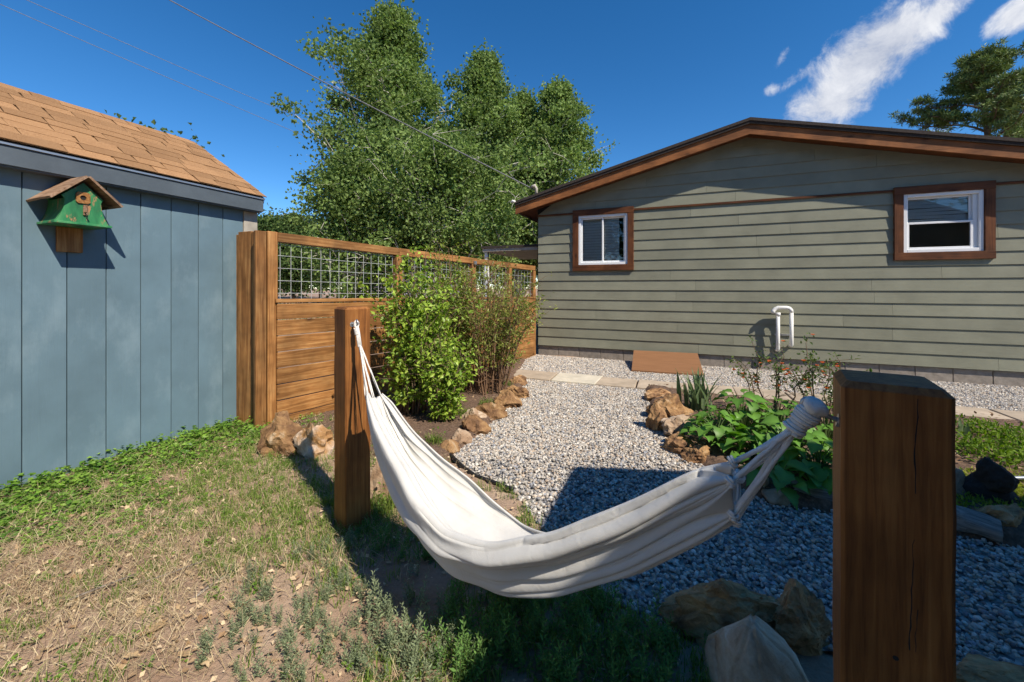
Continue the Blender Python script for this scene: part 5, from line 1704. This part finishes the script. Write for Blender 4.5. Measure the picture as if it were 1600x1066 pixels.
def leafy_plant(px, py, nleaf, rad, hgt, size, seed, label):
    rs = random.Random(seed); g_ = G(px, py)
    T = empty('leafy_plant', (g_.x, g_.y, .03)); mb = MB()
    for i in range(nleaf):
        az = i * 2.399 + rs.uniform(-.4, .4); k = math.sqrt((i + .6) / nleaf)
        r = rad * k * rs.uniform(.8, 1.1); h = hgt * (1.05 - .72 * k * k) * rs.uniform(.75, 1.1) + .02
        e = Vector((math.cos(az) * r, math.sin(az) * r, h))
        mb.tube([(0, 0, 0), (e.x * .45, e.y * .45, h * .75), e], [.005, .004, .003], 5, False)
        o = mobj('leaf', rs.choice(BIGL), None, T, e)
        s = size * rs.uniform(.7, 1.2); o.scale = (s, s, s)
        o.rotation_euler = (rs.uniform(-.35, .35), rs.uniform(-.25, .55), az + rs.uniform(-.6, .6))
    mb.build('stems', plain('green_stem', (0.10, 0.16, 0.05), .6) if 'green_stem' not in MATS else MATS['green_stem'], T, True)
    tag(T, label, 'plant', 'broad leaved plants in the bed')
leafy_plant(1120, 708, 46, .22, .26, .105, 1, 'broad leaved plant next to the right edging rocks')
leafy_plant(1160, 690, 50, .26, .33, .11, 2, 'broad leaved plant in the middle of the bed')
leafy_plant(1232, 738, 48, .24, .30, .115, 3, 'broad leaved plant right behind the hammock knot')
leafy_plant(1278, 762, 42, .20, .26, .12, 4, 'broad leaved plant against the left side of the shaded post')
leafy_plant(1222, 774, 16, .13, .14, .13, 5, 'small broad leaved plant drooping over the grey log')
leafy_plant(1215, 688, 40, .26, .30, .10, 6, 'broad leaved plant under the flowering shrub')
leafy_plant(1290, 700, 36, .24, .28, .10, 7, 'broad leaved plant furthest back by the post')
leafy_plant(1180, 728, 34, .20, .22, .105, 8, 'broad leaved plant low behind the hammock ropes')
def iris(px, py, n, label, seed, H=.40):
    rs = random.Random(seed); g_ = G(px, py); T = empty('iris_clump', (g_.x, g_.y, .02))
    for i in range(n):
        az = rs.uniform(0, 6.28); ln = rs.uniform(.12, .5); h = H * rs.uniform(.6, 1.1); w_ = rs.uniform(.015, .026)
        v = []; 
        for j in range(6):
            t = j / 5; x = ln * h * t * t; wj = w_ * (1 - t ** 2.5) * (.8 + .4 * t) + .0008
            v += [(x, -wj, h * t), (x + .003, 0, h * t), (x, wj, h * t)]
        f = []
        for j in range(5): f += [[3 * j, 3 * j + 1, 3 * j + 4, 3 * j + 3], [3 * j + 1, 3 * j + 2, 3 * j + 5, 3 * j + 4]]
        me = fast_mesh('leaf_blade', np.array(v), np.array(f), leafcols(1, (0.12, 0.19, 0.085), (0.22, 0.30, 0.15)).repeat(len(v), 0), True)
        o = mobj('leaf_blade', me, M_leaf_gloss, T, (rs.gauss(0, .05), rs.gauss(0, .04), 0), (0, 0, az))
    tag(T, label, 'plant')
iris(1092, 650, 38, 'clump of sword shaped iris leaves by the ochre rocks', 3, .42)
iris(1492, 690, 7, 'few narrow iris blades right behind the shaded post', 4, .22)

# ------------------------------------------------------------------ low green growth right of the post
def low_plants():
    spots = [(1530, 688, 'bright weed clump by the flagstones right of the post'), (1575, 700, 'bright weed clump at the right picture edge by the flagstones'), (1520, 720, 'middle weed clump right of the post'),
             (1570, 738, 'leafy weed clump above the dark stone stack'), (1595, 720, 'tall weed clump at the right picture edge')]
    for i, (px, py, lb) in enumerate(spots):
        g_ = G(px, py); T = empty('weed_clump', (g_.x, g_.y, .03)); n = 420
        P = np.abs(rng.normal(size=(n, 3))) * 0 + rng.normal(size=(n, 3)) * np.array([.13, .11, 0]); P[:, 2] = rng.uniform(0, .13, n)
        v, f = leaf_vf(P, rdir(n, .6), rdir(n, 1), rng.uniform(.025, .05, n), rng.uniform(.012, .022, n))
        cl = Cloud(); cl.add(v, f, leafcols(n, (0.08, 0.16, 0.02), (0.22, 0.32, 0.05)))
        mobj('foliage', cl.mesh('foliage'), M_leaf, T); tag(T, lb, 'plant', 'weed clumps right of the post')
    # yellow-green stonecrop between the rocks
    n = 2600
    px = rng.uniform(1488, 1640, n); py = rng.uniform(738, 800, n)
    d = (EYE - .05) * FPX / (py - 450); cx = (px - 800) / FPX * d
    P = np.stack([cx * CY - d * SY, cx * SY + d * CY, rng.uniform(.03, .075, n)], 1)
    v, f = leaf_vf(P, rdir(n, 1.2), rdir(n, 1), rng.uniform(.02, .04, n), rng.uniform(.008, .014, n))
    cl = Cloud(); cl.add(v, f, leafcols(n, (0.17, 0.24, 0.03), (0.40, 0.42, 0.09)))
    tag(mobj('stonecrop', cl.mesh('stonecrop'), M_leaf), 'yellow green stonecrop carpet between the log and the weeds', 'ground cover', kind='stuff')
low_plants()

# ------------------------------------------------------------------ rough ground on the left: grass, weeds, straw and dead leaves
def cam_uv(x, y):
    d = -x * SY + y * CY; cx = x * CY + y * SY
    return 800 + FPX * cx / np.maximum(d, .05), 450 + EYE * FPX / np.maximum(d, .05), d
def yard_points(n, dens):
    x = rng.uniform(-3.86, 0.6, n); y = rng.uniform(.2, 2.95, n)
    px, py, d = cam_uv(x, y)
    ok = (d > .9) & (px > -120) & (px < 1250) & (py < 1250) & ~inpoly(x, y, GRAVEL) & ~((x < -3.38) & (y > 2.58)) & (x > SX + .02)
    x, y, px, py, d = (a[ok] for a in (x, y, px, py, d))
    k = rng.uniform(0, 1, len(x)) < np.clip(dens(x, y, px, py), 0, 1)
    return x[k], y[k]
def patch(x, y, s, o): return .5 + .5 * sines(x * s + o, y * s - o)
def dirtmask(px, py):
    """bare earth showing in the foreground centre"""
    a = np.exp(-(((px - 470) / 190) ** 2 + ((py - 1000) / 80) ** 2)) + np.exp(-(((px - 640) / 70) ** 2 + ((py - 930) / 60) ** 2)) * 1.1
    return np.clip(a * 1.2, 0, 1)
def straw_zone(px, py):
    return np.clip(np.exp(-(((px - 180) / 260) ** 2 + ((py - 930) / 110) ** 2)) * 1.3, 0, 1)
def put(x, y, z=0.0): return np.stack([x, y, gz(x, y) + z], 1)
def green_grass():
    def dens(x, y, px, py):
        g_ = patch(x, y, 2.3, 1.3) * patch(x, y, 5.1, 4.0)
        mid = np.exp(-(((px - 440) / 120) ** 2 + ((py - 830) / 70) ** 2)) * 1.2
        shade = np.clip((px - 600) / 90, 0, 1) * np.clip((py - 800) / 60, 0, 1) * .8
        return (1.2 * np.clip(g_ * 2.2 - .35, 0, 1) + mid * 1.4 + shade + .35 * np.exp(-(((px - 330) / 170) ** 2 + ((py - 730) / 60) ** 2))) * (1 - .93 * dirtmask(px, py)) * (1 - .55 * straw_zone(px, py))
    x, y = yard_points(9500, dens); x = np.repeat(x, 10); y = np.repeat(y, 10); n = len(x)
    x = x + rng.normal(0, .016, n); y = y + rng.normal(0, .016, n); k = ~inpoly(x, y, GRAVEL) & (x > SX + .03); x, y = x[k], y[k]; n = len(x)
    v, f = blades_vf(put(x, y), rng.uniform(.02, .075, n), rng.uniform(.0025, .0045, n), rng.uniform(.1, .9, n), rng.uniform(0, 6.28, n))
    cl = Cloud(); cl.add(v, f, leafcols(n, (0.105, 0.190, 0.032), (0.27, 0.36, 0.085)))
    tag(mobj('grass', cl.mesh('grass'), M_leaf), 'patchy green grass between the shed and the hammock', 'grass', kind='stuff'); print('grass', n)
green_grass()
def dry_grass():
    x, y = yard_points(80000, lambda x, y, px, py: (.10 + .60 * straw_zone(px, py) + .2 * patch(x, y, 3.1, 2)) * (1 - .85 * dirtmask(px, py)) * np.where(px > 640, .25, 1)); n = len(x)
    h = rng.uniform(.03, .10, n)
    lean = rng.uniform(.6, 2.6, n)
    v, f = blades_vf(put(x, y, .002), h, rng.uniform(.0014, .0026, n), lean, rng.uniform(0, 6.28, n))
    v[:, 2] = np.maximum(v[:, 2], gz(v[:, 0], v[:, 1]) + .002)
    cl = Cloud(); cl.add(v, f, leafcols(n, (0.34, 0.25, 0.14), (0.62, 0.51, 0.33)))
    tag(mobj('dry_grass', cl.mesh('dry_grass'), M_dry), 'matted straw and dry grass on the left ground', 'grass', kind='stuff'); print('dry', n)
dry_grass()
def weeds_by_shed():
    cl = Cloud()
    def dens(x, y, px, py):
        dd = x - SX
        return np.clip(1.35 - dd / .70, 0, 1) * (.45 + .9 * patch(x, y, 3.0, .7)) + .22 * patch(x, y, 4.4, 3.3) ** 2 * (1 - dirtmask(px, py)) * (px < 560) + 1.1 * np.exp(-(((px - 60) / 220) ** 2 + ((py - 805) / 45) ** 2))
    x, y = yard_points(8200, dens); m = 13; nc = len(x)
    tall = rng.uniform(.2, 1.0, nc) ** 1.6 * np.clip(1.35 - (x - SX) / .9, .3, 1.2)
    size = rng.uniform(.6, 1.25, nc) * np.clip(1.15 - (x - SX) / 2.2, .5, 1)
    X, Y, T_, Sz = (np.repeat(q, m) for q in (x, y, tall, size)); n = len(X)
    a = rng.uniform(0, 6.28, n); r = rng.uniform(.004, .034, n) * Sz
    P = np.stack([X + r * np.cos(a), Y + r * np.sin(a), gz(X, Y) + .006 + rng.uniform(0, .085, n) * T_], 1)
    P[:, 0] = np.maximum(P[:, 0], SX + .02)
    D = np.stack([np.cos(a), np.sin(a), rng.uniform(-.15, .7, n)], 1)
    s_ = rng.uniform(.020, .044, n) * Sz
    v, f = leaf_vf(P, D, rdir(n) * .45 + np.array([0, 0, 1.0]), s_, s_ * rng.uniform(.5, .8, n), .16, .15)
    v[:, 0] = np.maximum(v[:, 0], SX + .012)
    hue = np.repeat(rng.uniform(0, 1, (nc, 1)), m, 0)
    c = np.array([[0.085, 0.195, 0.024]]) * (1 - hue) + np.array([[0.25, 0.40, 0.06]]) * hue
    cl.add(v, f, np.clip(c * rng.uniform(.75, 1.25, (n, 1)), 0, 1))
    tag(mobj('weeds', cl.mesh('weeds'), M_leaf_gloss), 'low broad leaved weeds growing along the shed wall', 'weeds', kind='stuff'); print('weeds', n)
weeds_by_shed()
def litter():
    x, y = yard_points(15000, lambda x, y, px, py: .25 + .45 * straw_zone(px, py) + .35 * np.exp(-(((px - 330) / 150) ** 2 + ((py - 740) / 60) ** 2))); n = len(x)
    P = put(x, y, .006); P[:, 2] += rng.uniform(0, .012, n)
    s = rng.uniform(.008, .034, n)
    D = rdir(n) * np.array([1, 1, .25]); v, f = leaf_vf(P, D, rdir(n) * .5 + np.array([0, 0, 1.0]), s, s * .7, .25, -.1)
    v[:, 2] = np.maximum(v[:, 2], gz(v[:, 0], v[:, 1]) + .003)
    cl = Cloud(); cl.add(v, f, leafcols(n, (0.28, 0.17, 0.09), (0.68, 0.54, 0.36), .2))
    tag(mobj('leaf_litter', cl.mesh('leaf_litter'), M_dry), 'dead tan leaves scattered over the rough ground', 'leaves', kind='stuff')
    # mulch chips and leaves in the shrub bed
    n = 2600; xs = rng.uniform(-3.4, -.6, n * 3); ys = rng.uniform(2.3, 6.9, n * 3); k = inpoly(xs, ys, LBED); xs, ys = xs[k][:n], ys[k][:n]; n = len(xs)
    P = np.stack([xs, ys, np.full(n, .022) + rng.uniform(0, .02, n)], 1); s = rng.uniform(.015, .05, n)
    v, f = leaf_vf(P, rdir(n) * np.array([1, 1, .2]), rdir(n) * .4 + np.array([0, 0, 1.0]), s, s * .5, .15, -.05)
    cl = Cloud(); cl.add(v, f, leafcols(n, (0.16, 0.09, 0.05), (0.45, 0.33, 0.21), .25))
    n = 2200; xs = rng.uniform(-.6, 4, n * 3); ys = rng.uniform(2.5, 5.3, n * 3); k = inpoly(xs, ys, BED); xs, ys = xs[k][:n], ys[k][:n]; n = len(xs)
    P = np.stack([xs, ys, np.full(n, .075) + rng.uniform(0, .02, n)], 1); s = rng.uniform(.015, .05, n)
    v, f = leaf_vf(P, rdir(n) * np.array([1, 1, .2]), rdir(n) * .4 + np.array([0, 0, 1.0]), s, s * .5, .15, -.05)
    cl.add(v, f, leafcols(n, (0.16, 0.09, 0.05), (0.45, 0.33, 0.21), .25))
    tag(mobj('mulch', cl.mesh('mulch'), M_dry), 'brown bark mulch and dead leaves in the beds', 'mulch', kind='stuff')
litter()
# larger lobed dead leaves that can be told apart
def oak_leaf(seed):
    rs = random.Random(seed); v = [(0, 0, 0)]; n = 26
    for i in range(n):
        a = 2 * math.pi * i / n
        r = (1 - .30 * (.5 + .5 * math.cos(6 * a + 3.1))) * rs.uniform(.9, 1.08)
        x, y = math.cos(a) * r, math.sin(a) * r * .55
        v.append((x, y, .10 * math.sin(3 * x + seed) + .12 * y * y * 4 + .03 * rs.uniform(-1, 1)))
    f = [[0, i, i % n + 1] for i in range(1, n + 1)]
    c = leafcols(1, (0.42, 0.29, 0.16), (0.62, 0.48, 0.30))
    m = fast_mesh('dead_leaf', np.array(v), np.array(f), np.repeat(c, len(v), 0), True); m.materials.append(M_dry); return m
OAK = [oak_leaf(i) for i in range(5)]
def dead_leaves():
    rs = random.Random(6)
    spots = [(245, 990, .042, 'largest tan dead leaf on the bare ground'), (320, 1050, .034, 'tan dead leaf at the bottom edge'), (420, 918, .030, 'dead leaf beside the grey green weeds')]
    for px, py, s, lb in spots:
        g_ = G(px, py); o = mobj('dead_leaf', rs.choice(OAK), None, None, (g_.x, g_.y, float(gz(g_.x, g_.y)) + .018), (rs.uniform(-.2, .2), rs.uniform(-.2, .2), rs.uniform(0, 6.28))); o.scale = (s, s, s)
        tag(o, lb, 'leaf')
    for i in range(60):
        px, py = rs.gauss(190, 150), rs.uniform(790, 1060)
        if not (-20 < px < 640): continue
        g_ = G(px, py); o = mobj('dead_leaf', rs.choice(OAK), None, None, (g_.x, g_.y, float(gz(g_.x, g_.y)) + .016), (rs.uniform(-.4, .4), rs.uniform(-.4, .4), rs.uniform(0, 6.28))); s = rs.uniform(.014, .028); o.scale = (s, s, s)
        tag(o, 'small curled tan dead leaf lying in the straw', 'leaf', 'small dead leaves in the straw')
dead_leaves()
# grey-green upright weeds
def sage_mesh(seed, base=(0.23, 0.28, 0.17)):
    rs = np.random.default_rng(seed); cl = Cloud()
    for s in range(rs.integers(3, 7)):
        h = rs.uniform(.05, .13); b = np.array([*rs.normal(0, .018, 2), 0]); tip = b + np.array([*rs.normal(0, .02, 2), h])
        n = int(h / .0042)
        t = np.linspace(.08, 1, n)[:, None]; P = b * (1 - t) + tip * t
        a = np.arange(n) * 2.4 + rs.uniform(0, 6)
        D = np.stack([np.cos(a), np.sin(a), .35 + t[:, 0] * .9], 1)
        L = (.026 - .014 * t[:, 0]) * rs.uniform(.8, 1.2, n)
        v, f = leaf_vf(P, D, np.tile([0, 0, 1.0], (n, 1)) + rs.normal(size=(n, 3)) * .3, L, L * .30, .1, .12)
        c = np.array(base)[None] * rs.uniform(.75, 1.3, (n, 1)) + np.array([.03, .03, .0]) * rs.uniform(0, 1, (n, 1))
        cl.add(v, f, c * (0.85 + .3 * rs.random()))
        w_ = .0012; v = np.array([b + [w_, 0, 0], b + [-w_, w_, 0], b + [-w_, -w_, 0], tip]); cl.add(v, np.array([[0, 1, 3], [1, 2, 3], [2, 0, 3]]), np.array([[.14, .15, .09]]))
    m = cl.mesh('grey_green_weed'); m.materials.append(M_leaf); return m
SAGE = [sage_mesh(i) for i in range(9)]
SHADE_WEED = [sage_mesh(20 + i, (0.13, 0.25, 0.07)) for i in range(7)]
def sage():
    rs = random.Random(13)
    k = 0
    def one(px, py, s, lb, gr, pool=SAGE):
        g_ = G(px, py)
        o = mobj('grey_green_weed' if pool is SAGE else 'green_weed', rs.choice(pool), None, None, (g_.x, g_.y, float(gz(g_.x, g_.y)) - .002), (0, 0, rs.uniform(0, 6.28))); o.scale = (s, s, s * rs.uniform(.85, 1.15))
        tag(o, lb, 'weed', gr)
    for i in range(74):
        px, py = rs.gauss(480, 95), rs.gauss(990, 62)
        if py > 1085 or py < 860 or px > 650 or px < 300: continue
        one(px, py, rs.uniform(.45, .85), 'small grey green weed standing in the sunny bare soil', 'grey green weeds in the sunny soil')
    for i in range(22):
        one(rs.gauss(645, 34), rs.uniform(960, 1080), rs.uniform(.6, 1.15), 'taller grey green weed along the edge of the shade', 'grey green weeds along the shade edge')
    for i in range(95):
        px, py = rs.uniform(690, 1040), rs.uniform(925, 1085)
        if py < 930 + max(0, px - 930) * .5: continue
        one(px, py, rs.uniform(.7, 1.4), 'green weed growing in the shade under the hammock', 'weeds in the hammock shade', SHADE_WEED)
    for i in range(42):
        px, py = rs.uniform(545, 690), rs.uniform(800, 880)
        one(px, py, rs.uniform(.5, .9), 'short weed at the foot of the sunlit post', 'weeds at the sunlit post', SHADE_WEED)
    for i in range(24):
        px, py = rs.uniform(455, 560), rs.uniform(845, 960)
        one(px, py, rs.uniform(.5, .8), 'grey green weed left of the sunlit post foot', 'weeds left of the sunlit post')
sage()
def bed_tufts():
    rs = random.Random(17); i = 0
    for px, py, lb in ((790, 607, 'grass tuft by the dark rock of the left edging'), (760, 640, 'grass tuft behind the left edging row'), (725, 655, 'grass tuft below the twiggy shrub'), (680, 700, 'grass tuft beneath the lilac'), (600, 800, 'tuft of yellow weeds behind the sunlit post'),
                        (500, 700, 'leafy tuft between the streaked rock and the post'), (430, 660, 'leafy tuft at the fence end'), (1130, 660, 'feathery tuft beside the iris')):
        g_ = G(px, py); n = 160
        P = np.clip(rng.normal(size=(n, 3)), -1.6, 1.6) * np.array([.045, .04, 0]); v, f = blades_vf(P, rng.uniform(.04, .13, n), np.full(n, .005), rng.uniform(.1, .8, n), rng.uniform(0, 6.28, n))
        cl = Cloud(); cl.add(v, f, leafcols(n, (0.09, 0.15, 0.03), (0.22, 0.28, 0.06)))
        v, f = leaf_vf(np.abs(rng.normal(size=(60, 3))) * np.array([.0, .0, .05]) + np.clip(rng.normal(size=(60, 3)), -1.5, 1.5) * np.array([.045, .04, 0]), rdir(60, .3), rdir(60, 1), np.full(60, .028), np.full(60, .017)); cl.add(v, f, leafcols(60, (0.09, 0.16, 0.03), (0.2, 0.28, 0.05)))
        tag(mobj('grass_tuft', cl.mesh('grass_tuft'), M_leaf, None, (g_.x, g_.y, .01)), lb, 'grass tuft')
bed_tufts()
def far_ground_cover():
    """dry scrub beyond the fence"""
    n = 9000; x = rng.uniform(-26, 4, n); y = rng.uniform(8.5, 40, n)
    ok = (x < -4.6) | (y > 17); x, y = x[ok], y[ok]; n = len(x)
    v, f = blades_vf(np.stack([x, y, np.zeros(n)], 1), rng.uniform(.2, .8, n), rng.uniform(.03, .07, n), rng.uniform(.1, 1, n), rng.uniform(0, 6.28, n))
    cl = Cloud(); cl.add(v, f, leafcols(n, (0.13, 0.15, 0.05), (0.45, 0.38, 0.24)))
    tag(mobj('scrub', cl.mesh('scrub'), M_dry), 'dry scrub and brush on the open ground beyond the fence', 'scrub', kind='stuff')
far_ground_cover()

BK = 'trees on the far side of the yard behind the camera'
tree('leafy_tree', 'broad leafy tree behind the camera on the left', (-6.5, -11.5, 0), 9.0, 3.6, 14000, .26, DG, 41, .15, M_bark, nb=44, clump=.9, group=BK)
tree('leafy_tree', 'broad leafy tree straight behind the camera', (.6, -11.0, 0), 10.0, 3.9, 15000, .28, DG, 42, .13, M_bark, nb=46, clump=.9, group=BK)
tree('leafy_tree', 'broad leafy tree behind the camera beyond the outbuilding', (9, -14, 0), 9.5, 4.2, 9000, .28, DG, 43, .15, M_bark, nb=40, clump=.9, group=BK)
